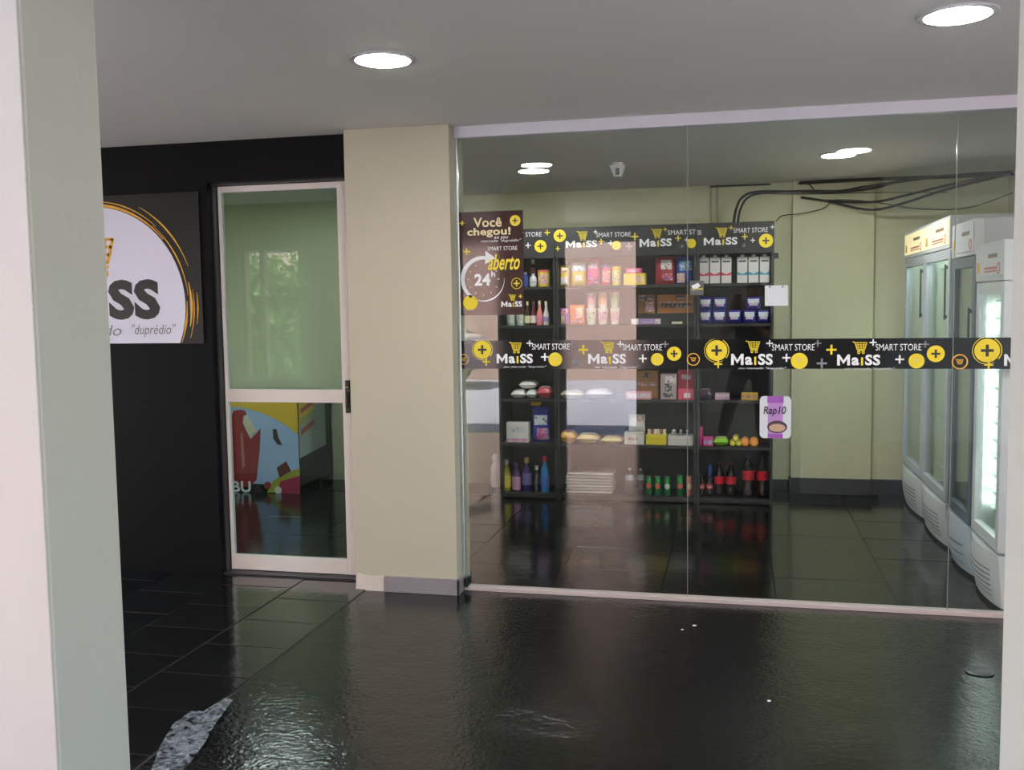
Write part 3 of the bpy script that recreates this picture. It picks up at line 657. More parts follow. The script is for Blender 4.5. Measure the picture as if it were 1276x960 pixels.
# --- left unit
bottle((659, 667.5, 322, 357), 0, 'sauce_bottle', 'dark sauce bottle with pink label behind the yellow tub, top shelf', (.04, .01, .02), (.6, .55, .45), (.55, .15, .22), dy=.16, shape='sauce', lab=(.5, .7))
bottle((659, 668, 340, 357), 0, 'squeeze_bottle', 'squat white squeeze bottle beside the yellow tub', (.66, .64, .66), (.5, .5, .5), (.4, .38, .42), shape='squat', lab=(.3, .4))
bottle((650, 657.5, 338, 357), 0, 'blue_bottle', 'small blue bottle beside the brown poster edge, top shelf', (.03, .07, .28), (.2, .2, .3), None, shape='jug')
jar((668.5, 684, 336, 357), 0, 'milk_powder_tub', 'yellow tub with red lid on the top shelf of the narrow unit', (.72, .56, .05), (.7, .15, .12), (.70, .45, .08), cat='tub', ph=.12)
for k, (a, b, yt) in enumerate(((630, 641, 384), (642, 652.5, 384))):
    jar((a, b, yt, 404), 1, 'glass_jar', ('pale green jar of preserves below the poster, left one', 'pale green jar of preserves below the poster, right one')[k], (.35, .48, .36), (.25, .4, .3), (.45, .5, .4), group='green preserve jars')
bottle((653, 660, 374, 404), 1, 'sauce_bottle', 'dark sauce bottle with yellow cap right of the green jars', (.05, .02, .02), (.7, .6, .3), (.6, .55, .3), 'small sauce bottles', shape='sauce', lab=(.1, .4))
bottle((660.5, 667.5, 374, 404), 1, 'sauce_bottle', 'dark red sauce bottle with white label between yellow-capped bottles', (.12, .02, .03), (.12, .03, .08), (.7, .6, .58), 'small sauce bottles', shape='sauce', lab=(.1, .4))
bottle((668, 675.5, 373, 404), 1, 'sauce_bottle', 'pink-orange sauce bottle with cream cap', (.75, .25, .22), (.75, .6, .35), (.75, .2, .3), 'small sauce bottles', shape='sauce', lab=(.1, .4))
bottle((676, 683.5, 374, 404), 1, 'sauce_bottle', 'white sauce bottle with purple band at the end of its row', (.66, .6, .58), (.75, .65, .45), (.3, .25, .45), 'small sauce bottles', shape='sauce', lab=(.15, .35))
def lying(sp, row, name, label, c1, c2, group=None, dy=.04, d=.14, cat='packet', c3=None, z=None):
    x, zz, w_, h_, y = frame_item(*sp, row, dy); t = empty(name, (x, y+d/2, (zz if z is None else z)), label, cat, group)
    b = pillow(w_, d, h_)
    for v in b.b.verts: a = v.co.copy(); v.co = Vector((a.x, a.z-d/2, h_/2-a.y))
    local(b, 'body', M(c1, .35), t, True)
    m_ = face_patch(w_, d, h_, .15, .85, .2, .8)
    for v in m_.b.verts: a = v.co.copy(); v.co = Vector((a.x, a.z-d/2, h_/2-a.y))
    local(m_, 'label_panel', MP(c2, .35), t, True)
    m_ = MB().box(-w_*.3, -d/2+.012, h_*.2, w_*.3, -d/2+.018, h_*.55); local(m_, 'front_print', M(c3 or c2, .4), t)
    return t
lying((636, 654, 486, 496), 3, 'bread_bag', 'white bread bag on the left end of its shelf', WH, (.6, .6, .62))
lying((655, 668, 487, 497), 3, 'bread_bag', 'white flattened bag beside the red packet', (.6, .62, .58), WH)
lying((646, 668, 477, 486.5), 3, 'bread_bag', 'puffy white bag on top of two flattened bags', (.72, .70, .66), (.6, .58, .55), z=ROWZ[3]+.075, dy=.07)
lying((668.5, 687, 483, 497), 3, 'snack_packet', 'red and white packet beside the white bread bags', (.5, .06, .08), (.7, .6, .58))
boxp((631, 658.5, 526, 551), 4, 'tissue_pack', 'white pack with pink lower edge beside the blue detergent bag', 'package', (.68, .67, .64), (.72, .25, .28), panels=((0.02, .98, .03, .2), (.2, .8, .5, .75)), c3=(.5, .5, .6))
bag((662, 684.5, 507, 551), 4, 'detergent_bag', 'blue and pink detergent bag with yellow top', 'bag', (.03, .06, .38), (.7, .08, .30), (.55, .6, .75), patches=((.3, .95, .08, .42), (.15, .9, .5, .78)), d=.08)
lying((660, 674, 501, 507), 4, 'yellow_packet', 'small yellow packet on top of the detergent bag', (.75, .45, .05), (.8, .5, .1), z=at(667, 507, 1, SY+.06).z+.004, d=.06, dy=.07)
bottle((623, 635.5, 575, 614), 5, 'cleaner_bottle', 'yellow and green cleaner bottle at the left end of the bottom shelf', (.30, .28, .03), (.4, .4, .4), (.55, .45, .05), shape='jug', lab=(.1, .5))
bottle((637, 647.5, 578, 614.5), 5, 'cleaner_bottle', 'purple cleaner bottle with pink label', (.08, .02, .14), (.1, .05, .15), (.6, .3, .5), shape='jug', lab=(.05, .5))
bottle((649.5, 661, 573, 615), 5, 'cleaner_bottle', 'dark blue cleaner bottle with gold cap', (.03, .02, .12), (.65, .45, .12), (.12, .10, .3), shape='jug', lab=(.2, .55))
bottle((663.5, 672, 582, 614.5), 5, 'cleaner_bottle', 'clear grey bottle beside the blue bottle with red cap', (.2, .2, .28), (.5, .5, .55), None, shape='jug', glass=True)
bottle((673, 683.5, 570, 615), 5, 'cleaner_bottle', 'bright blue cleaner bottle with red cap', (.02, .22, .55), (.6, .02, .06), (.02, .12, .45), shape='jug', lab=(.1, .45))
p = at(611, 613, 2, 0)
t = empty('white_bottle', (p.x, 2.98, 0), 'plain white bottle standing alone left of the shelves', 'bottle')
local(MB().lathe([(.045, 0), (.05, .02), (.05, .17), (.03, .21), (.02, .225)], n=18), 'body', M((.75, .73, .72), .3), t, True)
local(MB().lathe([(.035, .0), (.035, .04), (.02, .06)], 0, 0, .222, 16), 'cap', M((.78, .78, .78), .3), t, True)
# --- middle unit, top shelf
bag((697, 709, 331, 357), 0, 'snack_bag', 'yellow snack bag with white and brown picture at the left end of the wide unit', 'bag', YL, (.7, .65, .6), (.7, .5, .05), patches=((.15, .85, .1, .45), (.2, .8, .6, .9)))
bag((711, 729.5, 326, 356), 0, 'biscuit_bag', 'yellow bag with pale blue top panel', 'bag', (.70, .48, .03), (.55, .68, .72), (.78, .7, .55), patches=((.02, .98, .62, .97), (.3, .8, .22, .45)))
bag((731, 746.5, 323, 356), 0, 'biscuit_bag', 'tall pink bag right of the pale blue topped bag', 'bag', (.65, .08, .25), (.7, .25, .4), (.55, .04, .12), patches=((.1, .9, .65, .92), (.1, .9, .1, .35)), d=.06)
jar((749, 761, 329, 356), 0, 'chocolate_tin', 'crimson tin with purple lid beside the yellow jar', (.55, .05, .12), (.22, .12, .4), (.65, .25, .05), cat='tin', ph=.18)
jar((762, 773.5, 330, 354), 0, 'mustard_jar', 'yellow jar with golden lid', (.62, .55, .05), (.7, .45, .04), (.55, .6, .1), cat='jar', ph=.2)
boxp((777, 804, 341.5, 356), 0, 'yellow_carton', 'wide yellow carton under a pink box', 'box', (.78, .55, .04), (.8, .65, .15), panels=((.55, .95, .2, .8),), d=.12)
boxp((780, 799, 334.5, 341), 0, 'pink_box', 'flat pink box on top of the wide yellow carton', 'box', (.72, .10, .25), (.75, .3, .4), z=ROWZ[0]+at(790, 341.5, 1, SY+.05).z-at(790, 356, 1, SY+.05).z+.0005, d=.1)
bag((816, 841, 321, 355), 0, 'chocolate_bag', 'dark red and white chocolate bag left of the blue bag', 'bag', (.30, .02, .03), (.6, .5, .48), (.5, .05, .06), patches=((.3, .85, .55, .9), (.35, .9, .15, .4)))
bag((842, 864.5, 321, 355), 0, 'biscuit_bag', 'dark blue bag with biscuit picture by the glass seam', 'bag', (.02, .04, .30), (.6, .42, .22), (.05, .2, .55), patches=((.05, .5, .05, .4), (.2, .9, .5, .85)))
# --- second shelf
bag((698, 708, 383, 404), 1, 'snack_pouch', 'purple and red pouch left of the orange pouch', 'bag', (.35, .08, .40), (.6, .5, .2), (.6, .08, .08), patches=((.05, .6, .05, .6), (.1, .9, .65, .95)), d=.05)
bag((709.5, 728, 379, 404), 1, 'snack_pouch', 'orange and yellow pouch', 'bag', (.75, .16, .04), (.78, .50, .05), (.7, .3, .05), patches=((.45, .9, .35, .9), (.1, .9, .1, .25)), d=.05)
cups = [(729.5, 742.5), (744, 757), (759.5, 771.5)]
cl = [((.62, .6, .5), (.5, .55, .3)), ((.72, .6, .56), (.7, .3, .35)), ((.72, .6, .5), (.75, .4, .25))]
pos = ['beside the orange pouch', 'in the middle', 'on the right']
for k, (a, b) in enumerate(cups):
    jar((a, b, 384, 404.5), 1, 'noodle_cup', 'instant noodle cup %s, bottom one of its stack' % pos[k], cl[k][0], (.7, .66, .6), cl[k][1], 'stacked noodle cups', 'cup', .8, ph=.07)
    a2, b2 = a+.3, b-.3; y_ = SY+.07
    hh = at(750, 384, 1, y_).z-at(750, 404.5, 1, y_).z
    x = (at(a, 390, 1, y_).x+at(b, 390, 1, y_).x)/2; r = (at(b, 390, 1, y_).x-at(a, 390, 1, y_).x)/2
    c1, c2 = cl[(k+1) % 3]
    t = empty('noodle_cup', (x, y_+r, ROWZ[1]+hh+.0005), 'instant noodle cup %s, top one of its stack' % pos[k], 'cup', 'stacked noodle cups')
    local(MB().lathe([(r*.72, 0), (r*.76, .004), (r*.96, hh*.9)], n=20), 'body', M(c1, .3), t, True); local(MB().lathe([(r, 0), (r, .005), (r*.9, .007)], 0, 0, hh*.9, 20), 'lid', M((.7, .66, .6), .4), t)
    m_ = MB()
    for q in range(8):
        q0 = -PI/2-.9+q*.225; q1 = q0+.225; ra = r*.82+.0015; rb = r*.93+.0015
        m_.b.faces.new([m_.b.verts.new(p_) for p_ in ((ra*math.cos(q0), ra*math.sin(q0), hh*.25), (ra*math.cos(q1), ra*math.sin(q1), hh*.25), (rb*math.cos(q1), rb*math.sin(q1), hh*.8), (rb*math.cos(q0), rb*math.sin(q0), hh*.8))])
    m_.build('label_panel', M(c2, .4), t, world=False)
boxp((795, 865, 391.5, 404.5), 1, 'display_riser', 'long low black riser under the brown chocolate boxes', 'riser', (.02, .02, .02), None, d=.16, dy=.16)
zr = ROWZ[1]+frame_item(795, 865, 391.5, 404.5, 1, .16)[3]+.0005
boxp((795, 816, 367, 391), 1, 'chocolate_box', 'brown chocolate display box, the narrower one', 'box', BRN, (.55, .28, .08), dy=.17, z=zr, panels=((.45, .95, .1, .6), (.1, .9, .68, .95)), c3=(.12, .04, .02))
boxp((819, 865.5, 367.5, 391), 1, 'chocolate_box', 'wide orange-brown chocolate display box', 'box', (.42, .15, .03), (.12, .05, .01), dy=.17, z=zr, panels=((.1, .9, .30, .52), (.05, .95, .55, .62), (.5, .75, .75, .95)), c3=(.6, .3, .08))
boxp((786.5, 796, 394.5, 401.5), 1, 'candy_box', 'little white candy box in front of the riser', 'box', (.7, .7, .7), None, d=.06, dy=.03)
boxp((797, 823, 395.5, 402.5), 1, 'chocolate_bar', 'long lilac chocolate bar in front of the riser', 'box', (.40, .22, .45), (.65, .6, .5), d=.06, dy=.03, panels=((.75, .98, .1, .9), (.1, .6, .3, .7)), c3=(.3, .12, .4))
boxp((837, 850, 400, 403), 1, 'candy_bar', 'thin cream candy bar in front of the riser', 'box', (.6, .55, .38), None, d=.04, dy=.03)
# --- fourth row
lying((697, 726, 488, 498), 3, 'bread_bag', 'pale flat packet at the left end of the wide unit below the band', (.5, .45, .35), (.55, .5, .3))
lying((728, 762, 486, 498), 3, 'cookie_bag', 'pale bluish cookie bag below the black band', (.45, .42, .45), (.55, .5, .5))
boxp((793, 820, 463.5, 498), 3, 'brown_display_box', 'tall open brown display box behind a low pink box', 'box', (.36, .18, .06), (.12, .05, .02), dy=.12, d=.12, panels=((.3, .6, .75, .93), (.05, .95, .45, .6)), c3=(.5, .25, .1))
boxp((780, 811.5, 488.5, 498), 3, 'wafer_box', 'low pink wafer box in front of the tall brown box', 'box', (.6, .28, .32), (.7, .5, .5), d=.08, dy=.02, panels=((.05, .95, .25, .8),))
boxp((823, 843, 466, 498), 3, 'coffee_box', 'greyish pink capsule box with dark round picture', 'box', (.42, .30, .30), (.05, .04, .05), panels=((.25, .7, .3, .62), (.3, .95, .62, .9), (.15, .8, .08, .25)), c3=(.6, .5, .5))
boxp((845, 866, 462, 498), 3, 'red_display_box', 'tall crimson display box right of the capsule box', 'box', (.50, .03, .08), (.65, .35, .38), panels=((.2, .75, .68, .85),), dy=.1)
t = boxp((845, 865.5, 485, 498), 3, 'red_display_tray', 'low pink-red tray in front of the tall crimson box', 'tray', (.7, .08, .14), (.75, .6, .6), panels=((.35, .75, .2, .65),), dy=.03, d=.06)
# --- fifth row
lying((697, 717, 538, 553), 4, 'snack_packet', 'red and yellow snack packet at the left end of its row', (.7, .38, .05), (.6, .08, .06))
lying((718, 746, 541, 553), 4, 'snack_packet', 'yellow snack packet beside the red and yellow one', (.6, .45, .18), (.6, .5, .3))
lying((748, 775, 545, 553.5), 4, 'snack_packet', 'thin pale yellow snack packet left of the white box', (.6, .52, .22), (.55, .45, .15))
boxp((778, 802.5, 538.5, 554), 4, 'white_carton', 'low white carton with small brown picture under a white bag', 'box', (.62, .60, .55), (.4, .2, .1), panels=((.15, .65, .35, .55),), d=.12)
bag((783, 803.5, 517, 538), None, 'sweets_bag', 'white and brown bag standing on the low white carton', 'bag', (.68, .66, .62), (.5, .3, .15), (.5, .5, .5), patches=((.5, .95, .6, .9), (.1, .9, .1, .3)), d=.05)
boxp((805, 830.5, 542, 554.5), 4, 'sweets_tray', 'yellow tray of wrapped sweets', 'tray', (.62, .52, .02), None, d=.12)
T_ = bpy.data.objects['sweets_tray']; x, z, w_, h_, y = frame_item(805, 830.5, 542, 554.5, 4)
for k in range(6):
    b = pillow(.026, .05, .02); local(b, 'sweet', M([(.6, .5, .45), (.3, .12, .06), (.65, .6, .55)][k % 3], .3), T_, True).location = (-w_/2+.02+k*(w_-.04)/5, 0, h_-.012)
t = empty('woven_basket', (*(lambda q: (q[0], q[4]+.06, q[1]))(frame_item(832.5, 863.5, 543.5, 555.5, 4)),), 'white latticed plastic basket with small glass goods', 'basket')
x, z, w_, h_, y = frame_item(832.5, 863.5, 543.5, 555.5, 4); D_ = .12
m_ = MB()
for (a, b, c, d) in ((-w_/2, -D_/2, w_/2, -D_/2+.004), (-w_/2, D_/2-.004, w_/2, D_/2), (-w_/2, -D_/2+.004, -w_/2+.004, D_/2-.004), (w_/2-.004, -D_/2+.004, w_/2, D_/2-.004)): m_.box(a, b, 0, c, d, h_)
m_.box(-w_/2+.004, -D_/2+.004, 0, w_/2-.004, D_/2-.004, .004); m_.box(-w_/2-.004, -D_/2-.004, h_-.008, w_/2+.004, -D_/2, h_)
local(m_, 'wall', M((.68, .66, .62), .4), t)
m_ = MB()
for i in range(14):
    for j in range(3):
        u = -w_/2+.010+i*(w_-.02)/13+(.005 if j % 2 else 0); v = .01+j*.017; m_.prism([(u-.003, v), (u, v+.005), (u+.003, v), (u, v-.005)], FR(-D_/2), 0, .0008)
local(m_, 'lattice_hole', M((.12, .11, .1), .6), t)['kind'] = 'stuff'
bx_, by_, bz_ = t.location
for k, (dx, rr, lb) in enumerate(((-.055, .022, 'clear round glass jar in the white basket, left one'), (.0, .017, 'clear round glass jar in the white basket, middle one'), (.05, .015, 'clear round glass jar in the white basket, right one'))):
    j = empty('spice_jar', (bx_+dx, by_+.01, bz_+.006), lb, 'jar', 'little glass jars in the basket')
    local(MB().lathe([(rr*.8, 0), (rr, .01), (rr, h_+.005), (rr*.6, h_+.018)], n=14), 'body', M((.3, .3, .28), .15), j, True)
    local(MB().lathe([(rr*.65, 0), (rr*.65, .012), (rr*.4, .016)], 0, 0, h_+.018, 14), 'lid', M((.6, .6, .58), .3), j)
# --- bottom row
x, z, w_, h_, y = frame_item(705, 763, 590, 616, 5, .05); n_ = 7
for k in range(n_):
    hh = h_/n_; off = random.uniform(-.008, .008)
    wd = ['topmost', 'second from the top', 'third from the top', 'middle', 'third from the bottom', 'second from the bottom', 'bottom'][n_-1-k]
    t = empty('folded_newspaper', (x+off, y+.14, z+k*hh), 'folded pale bundle in the stack on the bottom shelf, %s one' % wd, 'newspaper', 'stack of folded pale bundles')
    b = MB().box(-w_/2, -.13, .001, w_/2, .13, hh-.001, bev=hh*.4, seg=2)
    local(b, 'fold', M((.46, .43, .41) if k % 2 else (.52, .49, .46), .8, bump=.3, bscale=30), t, True)
    local(MB().box(-w_/2+.01, -.1305, hh*.42, w_/2-.01, -.12, hh*.5), 'inner_sheet', M((.2, .18, .17), .8), t)
bottle((778.5, 789.5, 585, 617.5), 5, 'water_bottle', 'clear water bottle left of the green cans, nearer the pale bundles', (.4, .4, .4), (.4, .45, .5), (.35, .42, .46), 'water bottles', glass=True, lab=(.55, .75))
bottle((793, 803, 585, 616), 5, 'water_bottle', 'clear water bottle with pinkish cap right beside the green cans', (.4, .4, .4), (.5, .3, .35), (.4, .48, .5), 'water bottles', glass=True, lab=(.55, .75), dy=.12)
for k, (a, b, lb) in enumerate(((804, 812.5, 'green soda can nearest the water bottles'), (815, 823.5, 'green soda can between two other green cans'), (827, 835.5, 'green soda can third from the water bottles'), (843, 852, 'green soda can beside the pink can'))):
    can((a, b, 596 if k < 3 else 594, 619.5), 5, lb, (.01, .20, .05), (.6, .1, .1) if k != 2 else (.5, .55, .5), 'green soda cans')
can((855, 863.5, 595, 620), 5, 'pink soda can by the glass seam', (.62, .22, .18), (.65, .45, .42))
# --- right unit
for k, (a, b) in enumerate(((870.5, 883.5), (884.5, 897.5), (898.8, 911.5), (918.5, 931.5), (932.5, 945.5), (946.5, 959.5))):
    red = k < 3; nm = 'red' if red else 'blue'; ps = ['left', 'middle', 'right'][k % 3]
    carton((a, b, 319, 354.5), 0, 'white milk carton with %s band, %s one of three' % (nm, ps), (.6, .04, .10) if red else (.03, .25, .38), 'milk cartons with %s band' % nm)
pp = [(871, 886.5, 'bottom row, leftmost'), (888, 904.5, 'bottom row, second from the left'), (907, 923.5, 'bottom row, middle'), (926, 942, 'bottom row, second from the right'), (943.5, 959.5, 'bottom row, rightmost')]
hB = None
for a, b, lb in pp:
    t = bag((a, b, 386, 402.5), 1, 'coffee_pack', 'small dark blue pack with white flowery print, %s' % lb, 'packet', (.02, .02, .22), (.5, .5, .62), (.55, .35, .45), 'blue packs on the second shelf', patches=((.1, .9, .5, .85), (.2, .8, .3, .5)), d=.05, dy=.05)
hB = frame_item(871, 886, 386, 402.5, 1, .05)[3]
for a, b, lb in ((871, 887, 'top row, leftmost'), (889, 905.5, 'top row, second from the left'), (930, 948, 'top row, alone on the right')):
    t = bag((a, b, 370, 385.5), 1, 'coffee_pack', 'small dark blue pack with white flowery print, %s' % lb, 'packet', (.02, .02, .22), (.5, .5, .62), (.55, .35, .45), 'blue packs on the second shelf', patches=((.1, .9, .5, .85), (.2, .8, .3, .5)), d=.05, dy=.05)
    t.location.z += hB+.003
lying((869.5, 888, 486, 498.5), 3, 'snack_packet', 'dark packet with pink picture at the left end of the right unit', (.06, .03, .06), (.5, .15, .15))
boxp((891, 909, 491.5, 499.5), 3, 'wafer_box', 'low lilac and cream box on the right unit', 'box', (.45, .28, .42), (.6, .45, .3), d=.08, panels=((.03, .97, .45, .85),))
boxp((924, 944.5, 491, 499.5), 3, 'caramel_box', 'low golden box on the right unit', 'box', (.55, .30, .03), (.3, .12, .02), d=.08, panels=((.05, .95, .4, .6),))
boxp((876, 888.5, 545.5, 556), 4, 'sponge_pack', 'low hot pink pack beside the pink upright roll', 'box', (.7, .05, .28), (.55, .12, .5), d=.08, panels=((.1, .9, .2, .7),))
jar((869, 876, 533, 556), 4, 'pink_roll', 'upright hot pink roll at the end of the right unit', (.72, .04, .28), (.65, .05, .3), None, cat='roll')
lying((888.5, 908, 546, 556), 4, 'green_packet', 'lime green packet between pink pack and yellow rolls', (.25, .55, .03), (.35, .6, .1))
def roll(px, py, r_px, label, c, group, row=4, dy=.04):
    y = SY+dy; p = at(px, py, 1, y); r = r_px*.0059; t = empty('packaged_roll', (p.x, y, p.z), label, 'roll', group)
    m_ = MB().lathe([(r*.75, 0), (r, .006), (r, .11), (r*.75, .116)], n=18)
    for v in m_.b.verts: a = v.co.copy(); v.co = Vector((a.x, a.z, a.y))
    local(m_, 'body', M(c, .35), t, True)
    m_ = MB().lathe([(r*.6, -.002), (r*.5, -.003), (r*.2, -.001)], n=16)
    for v in m_.b.verts: a = v.co.copy(); v.co = Vector((a.x, a.z, a.y))
    local(m_, 'end_wrap', M(tuple(min(1, k*1.3+.05) for k in c), .4), t)
    return t
rz = ROWZ[4]
for px, py, r, lb, c, g in ((913, 551.7, 3.7, 'yellow roll in the little pyramid, lower left', (.55, .50, .03), 'yellow rolls'), (920.6, 551.7, 3.7, 'yellow roll in the little pyramid, lower right', (.5, .52, .03), 'yellow rolls'), (916.8, 545.2, 3.7, 'yellow roll on top of the little pyramid', (.6, .5, .05), 'yellow rolls'), (928.5, 550, 5.4, 'orange roll next to the yellow pyramid', (.75, .26, .03), 'orange rolls'), (939.7, 550, 5.4, 'orange roll at the right end', (.78, .28, .04), 'orange rolls')):
    t = roll(px, py, r, lb, c, g); 
    t.location.z = rz+r*.0059+.0005+(0 if py > 547 else 6.4*.0059)
for a, b, yt, yb, lb in ((890, 902.5, 577, 620, 'large cola bottle next to the small cola bottles'), (904, 917, 577, 620, 'large cola bottle second from the small ones'), (925, 940.5, 567, 620, 'taller large cola bottle left of the last one'), (942.5, 958, 567, 620, 'large cola bottle at the right end')):
    bottle((a, b, yt, yb), 5, 'cola_bottle', lb, (.012, .005, .005), (.35, .02, .03) if yt > 570 else (.02, .02, .02), (.55, .01, .03), 'large cola bottles', shape='cola', lab=(.38, .60) if yt > 570 else (.42, .64))
for a, b, lb in ((869.5, 878, 'small cola bottle at the left end of the right unit'), (879.5, 888, 'small cola bottle beside the large cola bottles')):
    bottle((a, b, 593, 620.5), 5, 'small_cola_bottle', lb, (.012, .005, .005), (.4, .02, .04), (.6, .03, .06), 'small cola bottles', shape='cola', lab=(.35, .58), cc2=(.75, .6, .6))
can((881, 889, 575, 612), 5, 'tall blue can behind the small cola bottles', (.01, .06, .35), (.2, .35, .6), dy=.2, name='energy_can')

# ------------------------------------------------------------------ fridges
FXF = 1.25
M_FW = mat('fridge_white', (.62, .64, .66), .35, var=.02); M_FG = mat('fridge_grey', (.46, .49, .53), .35, var=.03); M_FD = mat('fridge_dark_frame', (.10, .13, .16), .35, var=.05)
M_IN = mat('fridge_interior', (.60, .66, .60), .5, var=.02); M_HL = mat('fridge_header_lit', (1, .82, .48), .5, var=.05, emit=.28)
M_TUBE = mat('fridge_led', (.85, 1, .95), .5, var=0, emit=5); M_TUBE2 = mat('fridge_led_bright', (.9, 1, .98), .5, var=0, emit=8); M_DIM = mat('fridge_led_dim', (.85, 1, .95), .5, var=0, emit=14)
def fridge(y0, y1, zt, label, kind, x=FXF):
    t = empty('display_fridge', (x+.3, (y0+y1)/2, 0), label, 'fridge', None)
    bx = lambda n, m, *b, bev=.003: MB().box(*b, bev=bev).build(n, m, t)
    xb = x+.62; fm = {'lit': M_FG, 'dark': M_FD, 'white': M_FW}[kind]; body = M_FW
    zd0, zd1 = .30, zt-.2
    c = MB(); c.box(x+.04, y0, .10, xb, y0+.03, zt).box(x+.04, y1-.03, .10, xb, y1, zt).box(xb-.03, y0+.03, .1, xb, y1-.03, zt).box(x+.04, y0+.03, zt-.2, xb-.03, y1-.03, zt).box(x+.04, y0+.03, .10, xb-.03, y1-.03, .30)
    c.build('cabinet', M_FG if kind != 'white' else M_FW, t)
    c = MB(); c.box(x+.06, y0+.03, .301, xb-.031, y0+.034, zd1).box(x+.06, y1-.034, .301, xb-.031, y1-.03, zd1).box(xb-.036, y0+.034, .301, xb-.031, y1-.034, zd1).box(x+.06, y0+.034, .301, xb-.036, y1-.034, .305).box(x+.06, y0+.034, zd1-.004, xb-.036, y1-.034, zd1); c.build('liner', M_IN, t)
    # header
    hd = bx('header', M_FW, x-.01, y0, zd1+.005, x+.04, y1, zt)
    lit = M_HL if kind == 'lit' else mat('header_panel_white', (.66, .67, .70), .4)
    MB().box(x-.014, y0+.02, zd1+.03, x-.009, y1-.02, zt-.02).build('header_panel', lit, hd)
    fX = FX(x-.0142); u0, u1 = -y1+.02, -y0-.02; W_ = u1-u0
    txt('GELADO', u0+W_*.42, zt-.085, W_*.34, .03, fX, mat('header_ink', (.25, .18, .12), .5), hd, bold=.02) if 0 else None
    mb = MB(); mb.box(x-.016, -(u0+W_*.82), zt-.08, x-.014, -(u0+W_*.50), zt-.06); mb.build('name_bar', mat('header_ink', (.25, .18, .12), .5), hd)
    if kind != 'dark':
     mb = MB(); mb.box(x-.016, -(u0+W_*.80), zt-.135, x-.014, -(u0+W_*.35), zt-.125).box(x-.016, -(u0+W_*.80), zt-.15, x-.014, -(u0+W_*.35), zt-.143); mb.build('print_line', mat('header_red', (.55, .10, .10), .5), hd)
    mb = MB(); mb.prism(arc(u0+W_*.88, zt-.135, .022, .03, 0, 359), fX, 0, .0015); mb.build('seal_mark', mat('header_red', (.55, .1, .1), .5), hd)
    mb = MB(); mb.prism([(u0+W_*.06, zt-.15), (u0+W_*.16, zt-.15), (u0+W_*.14, zt-.10), (u0+W_*.08, zt-.09)], fX, 0, .0015); mb.build('product_picture', ORG, hd)
    # door
    d = bx('door', fm, x-.005, y0+.006, zd0, x+.036, y0+.06, zd1)
    fr = MB(); fr.box(x-.005, y1-.06, zd0, x+.036, y1-.006, zd1, bev=.003).box(x-.005, y0+.06, zd1-.06, x+.036, y1-.06, zd1, bev=.003).box(x-.005, y0+.06, zd0, x+.036, y1-.06, zd0+.06, bev=.003)
    fr.build('door_frame', fm, d)
    MB().box(x+.012, y0+.06, zd0+.06, x+.018, y1-.06, zd1-.06).build('glass_pane', M_GLASSF, d)
    if kind != 'white':
        za, zb = (1.42, 1.76) if kind == 'lit' else (1.25, 1.5)
        hm = MB(); hm.box(x-.022, y0+.065, za, x-.012, y0+.082, zb, bev=.004).box(x-.014, y0+.068, za+.01, x+.012, y0+.079, za+.03).box(x-.014, y0+.068, zb-.03, x+.012, y0+.079, zb-.01)
        hm.build('handle', M_DARKPL, d)
    # shelves and lights
    nsh = 5 if kind != 'white' else 13
    for k in range(nsh):
        z = zd0+.12+(zd1-zd0-.22)*k/(nsh-1)
        if kind == 'white':
            MB().box(x+.08, y0+.05, z, xb-.06, y1-.05, z+.012).build('wire_shelf', mat('shelf_white', (.7, .74, .74), .4), t)
        else:
            m_ = MB()
            for q in range(9): yy = y0+.05+(y1-y0-.1)*q/8; m_.box(x+.09, yy-.002, z, xb-.06, yy+.002, z+.004)
            m_.box(x+.088, y0+.04, z-.004, x+.094, y1-.04, z+.006); m_.build('wire_shelf', mat('wire_white', (.6, .64, .62), .4), t)
    em = {'lit': M_DIM, 'dark': None, 'white': M_TUBE2}[kind]
    if em:
        if kind == 'white':
            m_ = MB()
            for k in range(nsh-1):
                z = zd0+.12+(zd1-zd0-.22)*k/(nsh-1); m_.box(x+.062, y1-.075, z+.03, x+.078, y1-.045, z+.075).box(x+.062, y0+.045, z+.02, x+.078, y0+.075, z+.085)
            m_.build('light_strip', em, t)
        else:
            MB().box(x+.062, y0+.10, zd1-.03, x+.08, y1-.10, zd1-.012).build('light_strip', em, t)
    # curved louvred kick panel
    def bulge(v): return .055*math.sin(PI*min(1, max(0, v)))**.8
    g = MB(); n = 14; prof = []
    for k in range(n+1):
        v = k/n; prof.append((v, bulge(v)))
    b = g.b; rows = []
    for k in range(9):
        z = .02+(.285-.02)*k/8; inn = .012*(1-k/8)
        rows.append([b.verts.new((x+.0+inn*2-bb*(.6+.4*math.sin(PI*k/8)), y0+.008+(y1-y0-.016)*v, z)) for v, bb in prof]+[b.verts.new((x+.08, y1-.008, z)), b.verts.new((x+.08, y0+.008, z))])
    for a_, b_ in zip(rows, rows[1:]):
        m2 = len(a_)
        for k in range(m2): b.faces.new((a_[k], a_[(k+1) % m2], b_[(k+1) % m2], b_[k]))
    b.faces.new(rows[0]); b.faces.new(rows[-1])
    kp = g.build('kick_panel', M_FW if kind != 'dark' else mat('kick_blue_grey', (.45, .52, .57), .4), t, True)
